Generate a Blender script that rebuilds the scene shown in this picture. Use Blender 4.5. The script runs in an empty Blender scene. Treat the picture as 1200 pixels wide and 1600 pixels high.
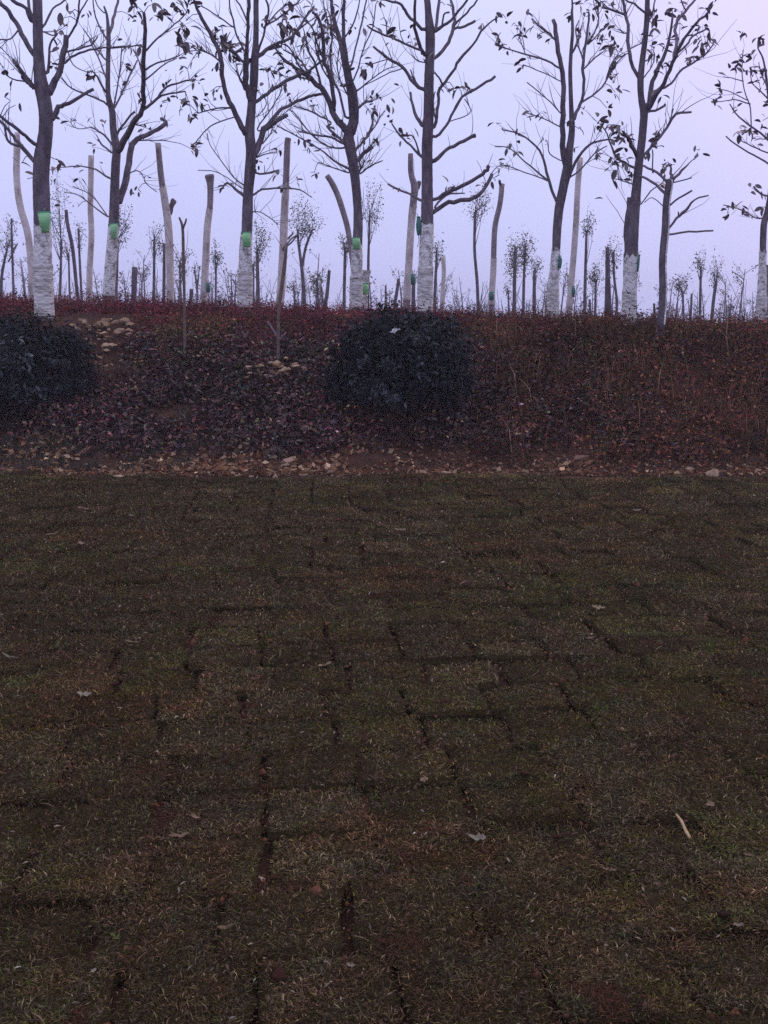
import bpy, math, random
import numpy as np
from mathutils import Vector, Matrix, Quaternion

random.seed(11)
RNG = np.random.default_rng(11)
SC = bpy.context.scene
COL = SC.collection

# ------------------------------------------------------------------ camera
EYE = 1.5
FPX = 1640.0                       # focal length in photo pixels (1200 x 1600)
HORIZON = 490.0
PITCH = math.atan((800 - HORIZON) / FPX)
cam = bpy.data.cameras.new("camera")
cam.sensor_fit = 'VERTICAL'
cam.angle = 2 * math.atan(800 / FPX)
cam.clip_start, cam.clip_end = 0.05, 3000
cam_o = bpy.data.objects.new("camera", cam)
COL.objects.link(cam_o)
cam_o.location = (0, 0, EYE)
cam_o.rotation_euler = (math.pi / 2 - PITCH, 0, 0)
SC.camera = cam_o
SC.render.resolution_x, SC.render.resolution_y = 768, 1024

# ------------------------------------------------------------------ sky and light (overcast dusk)
SUN_EL, SUN_AZ = 32.0, 50.0        # degrees; azimuth clockwise from the view direction
world = bpy.data.worlds.new("World")
SC.world = world
world.use_nodes = True
wt = world.node_tree
wt.nodes.clear()
out = wt.nodes.new('ShaderNodeOutputWorld')
bg = wt.nodes.new('ShaderNodeBackground')
bg.inputs['Strength'].default_value = 0.1
sky = wt.nodes.new('ShaderNodeTexSky')
sky.sky_type = 'NISHITA'
sky.sun_disc = False
sky.sun_elevation = math.radians(SUN_EL)
sky.sun_rotation = math.radians(SUN_AZ)
sky.air_density, sky.dust_density = 1.0, 3.0
tc = wt.nodes.new('ShaderNodeTexCoord')
sep = wt.nodes.new('ShaderNodeSeparateXYZ')
wt.links.new(tc.outputs['Generated'], sep.inputs[0])
ramp = wt.nodes.new('ShaderNodeValToRGB')      # cloud veil: a little brighter towards the zenith
ramp.color_ramp.elements[0].position = 0.0
ramp.color_ramp.elements[0].color = (0.60, 0.63, 1.07, 1)
ramp.color_ramp.elements[1].position = 0.9
ramp.color_ramp.elements[1].color = (0.98, 1.0, 1.3, 1)
e = ramp.color_ramp.elements.new(0.28)
e.color = (0.80, 0.83, 1.24, 1)
wt.links.new(sep.outputs['Z'], ramp.inputs[0])
# warm pink side where the hidden sun stands
dotn = wt.nodes.new('ShaderNodeVectorMath'); dotn.operation = 'DOT_PRODUCT'
dotn.inputs[1].default_value = (math.sin(math.radians(SUN_AZ)) * math.cos(math.radians(SUN_EL)),
                                math.cos(math.radians(SUN_AZ)) * math.cos(math.radians(SUN_EL)),
                                math.sin(math.radians(SUN_EL)))
wt.links.new(tc.outputs['Generated'], dotn.inputs[0])
mr = wt.nodes.new('ShaderNodeMapRange')
mr.inputs['From Min'].default_value, mr.inputs['From Max'].default_value = 0.66, 1.0
mr.inputs['To Min'].default_value, mr.inputs['To Max'].default_value = 0.0, 0.75
mr.interpolation_type = 'SMOOTHSTEP'
wt.links.new(dotn.outputs['Value'], mr.inputs['Value'])
cn = wt.nodes.new('ShaderNodeTexNoise')
cn.inputs['Scale'].default_value = 2.2
cn.inputs['Detail'].default_value = 3
wt.links.new(tc.outputs['Generated'], cn.inputs['Vector'])
glow = wt.nodes.new('ShaderNodeMix'); glow.data_type = 'RGBA'
wt.links.new(mr.outputs[0], glow.inputs[0])
wt.links.new(ramp.outputs[0], glow.inputs[6])
glow.inputs[7].default_value = (0.89, 0.63, 1.15, 1)
cm = wt.nodes.new('ShaderNodeMapRange')
cm.inputs['From Min'].default_value, cm.inputs['From Max'].default_value = 0.3, 0.7
cm.inputs['To Min'].default_value, cm.inputs['To Max'].default_value = 9.2, 10.6
wt.links.new(cn.outputs[0], cm.inputs[0])
scl = wt.nodes.new('ShaderNodeVectorMath'); scl.operation = 'SCALE'
wt.links.new(glow.outputs[2], scl.inputs[0])
wt.links.new(cm.outputs[0], scl.inputs['Scale'])
mixs = wt.nodes.new('ShaderNodeMix'); mixs.data_type = 'RGBA'
mixs.inputs[0].default_value = 0.93            # clouds cover nearly all of the clear sky
wt.links.new(sky.outputs[0], mixs.inputs[6])
wt.links.new(scl.outputs[0], mixs.inputs[7])
wt.links.new(mixs.outputs[2], bg.inputs['Color'])
wt.links.new(bg.outputs[0], out.inputs[0])

sun = bpy.data.lights.new("sun", 'SUN')
sun.energy = 0.9
sun.angle = math.radians(30)
sun.color = (1.0, 0.88, 0.74)
sun_o = bpy.data.objects.new("sun", sun)
COL.objects.link(sun_o)
sdir = Vector(dotn.inputs[1].default_value)
sun_o.rotation_euler = sdir.to_track_quat('Z', 'Y').to_euler()
sun_o.location = sdir * 50

SC.view_settings.view_transform = 'Standard'
SC.view_settings.look = 'None'
SC.view_settings.exposure = 0.0
SC.view_settings.gamma = 1.0

SC.cycles.use_denoising = False
HAZE = 0.0018
SC.cycles.volume_bounces = 1

# ------------------------------------------------------------------ helpers
CP, SP = math.cos(PITCH), math.sin(PITCH)

def ray(px, py):
    u, v = (px - 600) / FPX, (800 - py) / FPX
    return Vector((u, CP + v * SP, v * CP - SP))      # camera looks along (0, CP, -SP)

def P(px, py, Y):
    d = ray(px, py)
    return Vector((0, 0, EYE)) + d * (Y / d.y)

def pix(p):
    q = Vector((p[0], p[1], p[2] - EYE))
    dep = q.y * CP - q.z * SP
    return 600 + FPX * q.x / dep, 800 - FPX * (q.y * SP + q.z * CP) / dep

def vnoise(x, y, s=1.0, seed=0):
    """smooth value noise, vectorised"""
    x = np.asarray(x, float) * s + 37.7 * seed
    y = np.asarray(y, float) * s + 11.3 * seed
    xi, yi = np.floor(x).astype(np.int64), np.floor(y).astype(np.int64)
    xf, yf = x - xi, y - yi
    xf, yf = xf * xf * (3 - 2 * xf), yf * yf * (3 - 2 * yf)
    def h(a, b):
        n = (a * 374761393 + b * 668265263 + seed * 69069) & 0xFFFFFFFF
        n = ((n ^ (n >> 13)) * 1274126177) & 0xFFFFFFFF
        return ((n ^ (n >> 16)) & 0xFFFF) / 65535.0
    return (h(xi, yi) * (1 - xf) + h(xi + 1, yi) * xf) * (1 - yf) + (h(xi, yi + 1) * (1 - xf) + h(xi + 1, yi + 1) * xf) * yf

EDGE0, EDGE1 = 9.75, 13.7
def gz(x, y):
    x, y = np.asarray(x, float), np.asarray(y, float)
    edge = EDGE0 + 0.12 * (vnoise(x, 0 * x, 0.9, 3) - 0.5) - 0.02 * x
    t = np.clip((y - edge) / (EDGE1 - EDGE0), 0, 1)
    s = t * t * (3 - 2 * t)
    yy = np.clip(y, 0, 160)
    top = EYE - 0.07 - yy * 7.0 / 1640 - 0.033 * np.clip(x, -60, 60) - np.clip(y - 160, 0, 900) * 0.004
    bump = 0.10 * (vnoise(x, y, 1.3, 5) - 0.5) + 0.05 * (vnoise(x, y, 4.0, 6) - 0.5)
    return s * top + bump * np.clip((y - edge) * 1.2, 0, 1) * np.where(y > 14, 0.5, 1.0)

def g1(x, y):
    return float(gz(np.array([x]), np.array([y]))[0])

def hit(px, py, y0=1.5, y1=60.0):
    """where the sight line through a photo pixel meets the ground"""
    ys = np.linspace(y0, y1, 6000)
    d = ray(px, py)
    t = ys / d.y
    xs, zs = d.x * t, EYE + d.z * t
    below = np.nonzero(zs <= gz(xs, ys))[0]
    i = below[0] if len(below) else len(ys) - 1
    return Vector((xs[i], ys[i], float(gz(xs[i:i + 1], ys[i:i + 1])[0])))

def tag(o, label=None, cat=None, group=None, kind=None):
    if label: o['label'] = label
    if cat: o['category'] = cat
    if group: o['group'] = group
    if kind: o['kind'] = kind
    return o

def empty(name, loc):
    o = bpy.data.objects.new(name, None)
    o.empty_display_size = 0.2
    o.location = loc
    COL.objects.link(o)
    return o

def link(name, me, parent=None, loc=None):
    o = bpy.data.objects.new(name, me)
    COL.objects.link(o)
    if parent is not None: o.parent = parent
    if loc is not None: o.location = loc
    return o

class MB:
    def __init__(self):
        self.v, self.f, self.col = [], [], []
    def add(self, vs, fs, col=None):
        n = len(self.v)
        self.v.extend([tuple(p) for p in vs])
        self.f.extend([tuple(i + n for i in f) for f in fs])
        if col is not None: self.col.extend([col] * len(vs))
    def mesh(self, name, mat, smooth=True, org=None):
        me = bpy.data.meshes.new(name)
        if org is not None:
            vs = [(p[0] - org[0], p[1] - org[1], p[2] - org[2]) for p in self.v]
        else:
            vs = self.v
        me.from_pydata(vs, [], self.f)
        me.materials.append(mat)
        if smooth and len(me.polygons):
            me.polygons.foreach_set('use_smooth', [True] * len(me.polygons))
        if self.col:
            a = me.color_attributes.new('tint', 'FLOAT_COLOR', 'POINT')
            a.data.foreach_set('color', np.array(self.col, dtype=np.float32).ravel())
        me.update()
        return me
    def build(self, name, mat, parent=None, smooth=True, org=None, loc=None):
        return link(name, self.mesh(name, mat, smooth, org), parent, loc)

def np_mesh(name, V, F, mat, cols=None, smooth=False):
    """V (n,3), F (m,k) with constant k"""
    me = bpy.data.meshes.new(name)
    m, k = F.shape
    me.vertices.add(len(V)); me.loops.add(m * k); me.polygons.add(m)
    me.vertices.foreach_set('co', V.astype(np.float32).ravel())
    me.loops.foreach_set('vertex_index', F.astype(np.int32).ravel())
    me.polygons.foreach_set('loop_start', np.arange(0, m * k, k, dtype=np.int32))
    me.polygons.foreach_set('loop_total', np.full(m, k, dtype=np.int32))
    me.materials.append(mat)
    if smooth: me.polygons.foreach_set('use_smooth', np.ones(m, dtype=bool))
    me.update(calc_edges=True)
    if cols is not None:
        a = me.color_attributes.new('tint', 'FLOAT_COLOR', 'POINT')
        c = np.ones((len(V), 4), np.float32); c[:, :3] = cols
        a.data.foreach_set('color', c.ravel())
    return me

def tube(pts, rad, sides=8, wob=0.0, seed=0, cap=True):
    pts = [Vector(p) for p in pts]
    n = len(pts)
    rnd = random.Random(seed)
    tans = []
    for i in range(n):
        t = pts[min(i + 1, n - 1)] - pts[max(i - 1, 0)]
        tans.append(t.normalized() if t.length > 1e-9 else Vector((0, 0, 1)))
    ref = Vector((0, 1, 0)) if abs(tans[0].y) < 0.9 else Vector((1, 0, 0))
    a = tans[0].cross(ref).normalized()
    vs, fs = [], []
    lob = [rnd.uniform(-1, 1) for _ in range(sides)]
    for i in range(n):
        t = tans[i]
        a = (a - t * a.dot(t))
        a = a.normalized() if a.length > 1e-6 else t.orthogonal().normalized()
        b = t.cross(a)
        for k in range(sides):
            w = 2 * math.pi * k / sides
            r = rad[i] * (1 + wob * (0.5 * lob[k] + 0.7 * rnd.uniform(-1, 1)))
            vs.append(pts[i] + (a * math.cos(w) + b * math.sin(w)) * r)
    for i in range(n - 1):
        for k in range(sides):
            k2 = (k + 1) % sides
            fs.append((i * sides + k, i * sides + k2, (i + 1) * sides + k2, (i + 1) * sides + k))
    if cap:
        fs.append(tuple(range(sides))[::-1])
        fs.append(tuple((n - 1) * sides + k for k in range(sides)))
    return vs, fs

def smooth_line(pts, rad, per=4):
    """Catmull-Rom through the points"""
    P_ = [Vector(p) for p in pts]
    if len(P_) < 2: return P_, list(rad)
    Q = [P_[0] * 2 - P_[1]] + P_ + [P_[-1] * 2 - P_[-2]]
    op, orr = [], []
    for i in range(len(P_) - 1):
        p0, p1, p2, p3 = Q[i], Q[i + 1], Q[i + 2], Q[i + 3]
        for k in range(per):
            t = k / per
            op.append(0.5 * ((2 * p1) + (p2 - p0) * t + (2 * p0 - 5 * p1 + 4 * p2 - p3) * t * t + (3 * p1 - p0 - 3 * p2 + p3) * t ** 3))
            orr.append(rad[i] * (1 - t) + rad[i + 1] * t)
    op.append(P_[-1]); orr.append(rad[-1])
    return op, orr

# ------------------------------------------------------------------ materials
def mat_base(name, rough=0.9, spec=0.2):
    m = bpy.data.materials.new(name)
    m.use_nodes = True
    nt = m.node_tree
    b = nt.nodes['Principled BSDF']
    b.inputs['Roughness'].default_value = rough
    b.inputs['Specular IOR Level'].default_value = spec
    return m, nt, b

def noise_mat(name, stops, scale=8.0, detail=6.0, rough=0.9, spec=0.2, bump=0.0, bscale=None, stretch=(1, 1, 1), bdist=0.02):
    m, nt, b = mat_base(name, rough, spec)
    t = nt.nodes.new('ShaderNodeTexCoord')
    mp = nt.nodes.new('ShaderNodeMapping')
    mp.inputs['Scale'].default_value = stretch
    nt.links.new(t.outputs['Object'], mp.inputs[0])
    n = nt.nodes.new('ShaderNodeTexNoise')
    n.inputs['Scale'].default_value = scale
    n.inputs['Detail'].default_value = detail
    n.inputs['Roughness'].default_value = 0.65
    nt.links.new(mp.outputs[0], n.inputs['Vector'])
    r = nt.nodes.new('ShaderNodeValToRGB')
    els = r.color_ramp.elements
    els[0].position, els[0].color = stops[0][0], (*stops[0][1], 1)
    els[1].position, els[1].color = stops[-1][0], (*stops[-1][1], 1)
    for p, c in stops[1:-1]:
        e = els.new(p); e.color = (*c, 1)
    nt.links.new(n.outputs[0], r.inputs[0])
    nt.links.new(r.outputs[0], b.inputs['Base Color'])
    if bump:
        n2 = nt.nodes.new('ShaderNodeTexNoise')
        n2.inputs['Scale'].default_value = bscale or scale * 3
        n2.inputs['Detail'].default_value = 6
        nt.links.new(mp.outputs[0], n2.inputs['Vector'])
        bp = nt.nodes.new('ShaderNodeBump')
        bp.inputs['Strength'].default_value = bump
        bp.inputs['Distance'].default_value = bdist
        nt.links.new(n2.outputs[0], bp.inputs['Height'])
        nt.links.new(bp.outputs[0], b.inputs['Normal'])
    return m

def tint_mat(name, rough=0.7, spec=0.3, trans=0.0):
    """leaf colour of each piece stored on the mesh"""
    m, nt, b = mat_base(name, rough, spec)
    a = nt.nodes.new('ShaderNodeVertexColor'); a.layer_name = 'tint'
    nt.links.new(a.outputs['Color'], b.inputs['Base Color'])
    if trans:
        tr = nt.nodes.new('ShaderNodeBsdfTranslucent')
        nt.links.new(a.outputs['Color'], tr.inputs['Color'])
        mx = nt.nodes.new('ShaderNodeMixShader'); mx.inputs[0].default_value = trans
        o = nt.nodes['Material Output']
        nt.links.new(b.outputs[0], mx.inputs[1]); nt.links.new(tr.outputs[0], mx.inputs[2])
        nt.links.new(mx.outputs[0], o.inputs['Surface'])
    return m

def var_mat(name, c0, c1, rough=0.8, spec=0.25, bump=0.0, bscale=30):
    """colour varies from object to object plus a fine grain"""
    m, nt, b = mat_base(name, rough, spec)
    oi = nt.nodes.new('ShaderNodeObjectInfo')
    mx = nt.nodes.new('ShaderNodeMix'); mx.data_type = 'RGBA'
    nt.links.new(oi.outputs['Random'], mx.inputs[0])
    mx.inputs[6].default_value = (*c0, 1); mx.inputs[7].default_value = (*c1, 1)
    t = nt.nodes.new('ShaderNodeTexCoord')
    n = nt.nodes.new('ShaderNodeTexNoise'); n.inputs['Scale'].default_value = bscale; n.inputs['Detail'].default_value = 5
    nt.links.new(t.outputs['Object'], n.inputs['Vector'])
    mr_ = nt.nodes.new('ShaderNodeMapRange'); mr_.inputs['To Min'].default_value = 0.55; mr_.inputs['To Max'].default_value = 1.35
    nt.links.new(n.outputs[0], mr_.inputs[0])
    sc_ = nt.nodes.new('ShaderNodeVectorMath'); sc_.operation = 'SCALE'
    nt.links.new(mx.outputs[2], sc_.inputs[0]); nt.links.new(mr_.outputs[0], sc_.inputs['Scale'])
    nt.links.new(sc_.outputs[0], b.inputs['Base Color'])
    if bump:
        bp = nt.nodes.new('ShaderNodeBump'); bp.inputs['Strength'].default_value = bump; bp.inputs['Distance'].default_value = 0.01
        nt.links.new(n.outputs[0], bp.inputs['Height']); nt.links.new(bp.outputs[0], b.inputs['Normal'])
    return m

M = {}
M['soil'] = noise_mat('red_clay_soil', [(0.3, (0.032, 0.018, 0.013)), (0.5, (0.058, 0.027, 0.018)), (0.75, (0.10, 0.048, 0.032))], 5, 10, 0.95, 0.1, 0.8, 25, bdist=0.03)
M['bed'] = noise_mat('sod_bed_soil', [(0.3, (0.026, 0.012, 0.008)), (0.55, (0.052, 0.022, 0.013)), (0.8, (0.10, 0.04, 0.024))], 7, 10, 0.97, 0.1, 0.8, 40, bdist=0.02)
M['thatch'] = noise_mat('dry_thatch', [(0.30, (0.012, 0.008, 0.004)), (0.46, (0.036, 0.024, 0.012)), (0.58, (0.048, 0.038, 0.014)), (0.74, (0.11, 0.075, 0.042))], 150, 14, 0.98, 0.02, 1.0, 140, bdist=0.012)
M['bark'] = noise_mat('dark_bark', [(0.32, (0.055, 0.042, 0.056)), (0.5, (0.112, 0.088, 0.110)), (0.72, (0.21, 0.175, 0.205))], 11, 12, 0.9, 0.2, 0.6, 40, (1, 1, 0.35))
M['twig'] = noise_mat('twig_bark', [(0.3, (0.10, 0.08, 0.10)), (0.7, (0.19, 0.155, 0.185))], 30, 4, 0.9, 0.2)
M['sapling'] = noise_mat('sapling_bark', [(0.3, (0.09, 0.065, 0.055)), (0.7, (0.19, 0.14, 0.12))], 25, 6, 0.9, 0.2)
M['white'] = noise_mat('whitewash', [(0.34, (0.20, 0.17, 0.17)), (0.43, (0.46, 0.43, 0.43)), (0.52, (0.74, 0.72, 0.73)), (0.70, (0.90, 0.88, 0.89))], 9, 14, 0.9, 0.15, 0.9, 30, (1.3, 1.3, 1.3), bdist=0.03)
M['wrap'] = noise_mat('rope_wrap', [(0.33, (0.20, 0.17, 0.16)), (0.44, (0.46, 0.43, 0.42)), (0.56, (0.66, 0.63, 0.62)), (0.74, (0.82, 0.79, 0.78))], 8, 14, 0.85, 0.2, 0.9, 14, (0.8, 0.8, 2.6), bdist=0.03)
M['pole'] = noise_mat('pale_pole_bark', [(0.30, (0.22, 0.175, 0.17)), (0.44, (0.50, 0.43, 0.42)), (0.58, (0.66, 0.59, 0.58)), (0.78, (0.75, 0.70, 0.68))], 5, 12, 0.9, 0.2, 0.6, 30, (1.5, 1.5, 0.8))
M['darkpole'] = noise_mat('weathered_pole_bark', [(0.30, (0.13, 0.10, 0.115)), (0.5, (0.27, 0.22, 0.24)), (0.75, (0.42, 0.37, 0.39))], 7, 10, 0.9, 0.2, 0.6, 30, (1.5, 1.5, 0.8))
M['cut'] = noise_mat('sawn_wood', [(0.3, (0.30, 0.24, 0.19)), (0.7, (0.48, 0.42, 0.36))], 20, 4, 0.9, 0.2)
M['leaf'] = var_mat('dry_magnolia_leaf', (0.09, 0.068, 0.078), (0.20, 0.155, 0.155), 0.5, 0.4)
M['bag'] = noise_mat('green_plastic_bag', [(0.3, (0.15, 0.42, 0.17)), (0.7, (0.28, 0.58, 0.28))], 12, 3, 0.35, 0.5, 0.3, 30)
M['bag2'] = noise_mat('teal_plastic_bag', [(0.3, (0.02, 0.11, 0.09)), (0.7, (0.05, 0.20, 0.16))], 12, 3, 0.35, 0.5, 0.3, 30)
M['seal'] = noise_mat('plastic_seal', [(0.3, (0.05, 0.20, 0.12)), (0.7, (0.08, 0.30, 0.2))], 12, 3, 0.4, 0.5)
M['cord'] = noise_mat('cord', [(0.3, (0.15, 0.14, 0.13)), (0.7, (0.3, 0.28, 0.26))], 50, 2)
M['stone'] = var_mat('tan_rubble', (0.16, 0.09, 0.055), (0.42, 0.28, 0.19), 0.9, 0.2, 0.6, 25)
M['palestone'] = var_mat('buff_stone', (0.26, 0.165, 0.10), (0.46, 0.32, 0.21), 0.9, 0.2, 0.6, 25)
M['clod'] = var_mat('red_clay_clod', (0.05, 0.022, 0.013), (0.10, 0.038, 0.022), 0.95, 0.1, 1.0, 60)
M['dry'] = var_mat('fallen_dry_leaf', (0.12, 0.075, 0.042), (0.24, 0.165, 0.10), 0.8, 0.25, 0.3, 40)
M['pale'] = var_mat('bleached_scrap', (0.12, 0.10, 0.072), (0.21, 0.18, 0.13), 0.7, 0.3, 0.2, 40)
M['straw'] = noise_mat('cane', [(0.3, (0.30, 0.20, 0.10)), (0.7, (0.46, 0.33, 0.18))], 30, 4, 0.7, 0.3, 0.3, 60)
M['foliage'] = tint_mat('foliage', 0.75, 0.15, 0.25)
M['glossy'] = tint_mat('glossy_foliage', 0.4, 0.26, 0.12)
M['evergreen'] = tint_mat('evergreen_foliage', 0.6, 0.07, 0.10)
M['crumb'] = tint_mat('soil_crumb', 0.95, 0.05, 0.0)
M['airy'] = tint_mat('airy_foliage', 0.8, 0.1, 0.45)
M['grass'] = tint_mat('grass_blades', 0.9, 0.04, 0.25)
M['stem'] = noise_mat('shrub_stem', [(0.3, (0.05, 0.035, 0.03)), (0.7, (0.10, 0.075, 0.06))], 20, 4)

# ------------------------------------------------------------------ the ground: one sheet out to the horizon
def axis(parts):
    a = []
    for lo, hi, n in parts: a += list(np.linspace(lo, hi, n, endpoint=False))
    a.append(parts[-1][1]); return np.array(a)
gx = axis([(-220, -60, 8), (-60, -12, 24), (-12, -7, 20), (-7, 7, 150), (7, 12, 20), (12, 60, 24), (60, 220, 8)])
gy = axis([(-30, 0, 6), (0, 9, 12), (9, 15, 90), (15, 25, 50), (25, 70, 60), (70, 200, 40), (200, 320, 10)])
GX, GY = np.meshgrid(gx, gy)
GZ = gz(GX.ravel(), GY.ravel()).reshape(GX.shape)
nx = len(gx)
V = np.stack([GX.ravel(), GY.ravel(), GZ.ravel()], 1)
ii, jj = np.meshgrid(np.arange(len(gy) - 1), np.arange(nx - 1), indexing='ij')
b0 = (ii * nx + jj).ravel()
F = np.stack([b0, b0 + 1, b0 + nx + 1, b0 + nx], 1)
tag(link('ground', np_mesh('ground', V, F, M['soil'], smooth=True)), kind='structure')

# ------------------------------------------------------------------ the lawn: sods laid on red soil
GRID_A = math.radians(5.0)
PITCH_S = 0.313
def sod_edge(x): return EDGE0 - 0.08 - 0.02 * x + 0.10 * math.sin(x * 1.7 + 1) + 0.05 * math.sin(x * 5.1)
bx = np.linspace(-9, 9, 60); by = np.linspace(0, 1, 24)
BV, BF = [], []
for j, t in enumerate(by):
    for x in bx:
        y = -2 + t * (sod_edge(x) + 0.06 + 2)
        BV.append((x, y, 0.004 + 0.006 * (vnoise(x, y, 6, 2) - 0.3)))
for j in range(len(by) - 1):
    for i in range(len(bx) - 1):
        a = j * len(bx) + i
        BF.append((a, a + 1, a + len(bx) + 1, a + len(bx)))
lawn = tag(link('lawn', np_mesh('lawn', np.array(BV, float), np.array(BF), M['bed'], smooth=True)), kind='structure')

def sod_mesh(k):
    r = random.Random(100 + k)
    n = 4
    h = PITCH_S / 2 - r.uniform(0.001, 0.010)
    hy = PITCH_S / 2 - r.uniform(0.001, 0.010)
    vs, fs = [], []
    for j in range(n + 1):
        for i in range(n + 1):
            u, v = -1 + 2 * i / n, -1 + 2 * j / n
            edge = (i in (0, n)) or (j in (0, n))
            vs.append((u * h + r.uniform(-.010, .010), v * hy + r.uniform(-.010, .010),
                       0.036 + r.uniform(-.006, .006) - (0.009 if edge else 0)))
    for j in range(n):
        for i in range(n):
            a = j * (n + 1) + i
            fs.append((a, a + 1, a + n + 2, a + n + 1))
    ring = [i for i in range(n)] + [j * (n + 1) + n for j in range(n)] + [n * (n + 1) + n - i for i in range(n)] + [(n - j) * (n + 1) for j in range(n)]
    b = len(vs)
    for q in ring: vs.append((vs[q][0] * 0.97, vs[q][1] * 0.97, -0.012))
    for q in range(len(ring)):
        q2 = (q + 1) % len(ring)
        fs.append((ring[q2], ring[q], b + q, b + q2))
    me = bpy.data.meshes.new('sod_tile')
    me.from_pydata(vs, [], fs); me.materials.append(M['thatch'])
    me.polygons.foreach_set('use_smooth', [True] * (n * n) + [False] * len(ring))
    me.update()
    return me
SODS = [sod_mesh(k) for k in range(14)]
ca, sa = math.cos(GRID_A), math.sin(GRID_A)
tiles = []
rs = random.Random(5)
for row in range(-1, 36):
    off = rs.uniform(-0.075, 0.075)
    for c in range(-26, 27):
        lx, ly = c * PITCH_S + off + rs.uniform(-.012, .012), 0.9 + row * PITCH_S * 0.93 + rs.uniform(-.012, .012) + 0.02 * math.sin(c * 0.9 + row)
        x, y = lx * ca - ly * sa, lx * sa + ly * ca
        if y > sod_edge(x) - 0.13 or y < 0.9: continue
        if abs(x) > 0.366 * y + 0.9: continue
        q = Quaternion((0, 0, 1), GRID_A + rs.gauss(0, 0.035)) @ Quaternion((1, 0, 0), rs.gauss(0, 0.03)) @ Quaternion((0, 1, 0), rs.gauss(0, 0.03))
        tiles.append((Vector((x, y, rs.uniform(-0.010, 0.010))), q, rs.randrange(14)))
def shows(p):
    u, v = pix(p); return -60 < u < 1260 and v < 1680
near = sorted([t for t in tiles if shows(t[0])], key=lambda t: t[0].y)[:300]
nearset = {id(t) for t in near}
restmb = MB()
for t in tiles:
    p, q, k = t
    if id(t) in nearset:
        o = link('sod_tile', SODS[k], lawn)
        o.rotation_mode = 'QUATERNION'; o.rotation_quaternion = q; o.location = p
    else:
        me = SODS[k]
        restmb.add([q @ v.co + p for v in me.vertices], [tuple(f.vertices) for f in me.polygons])
o = restmb.build('sod_field', M['thatch'], lawn)
o['kind'] = 'stuff'

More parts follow.
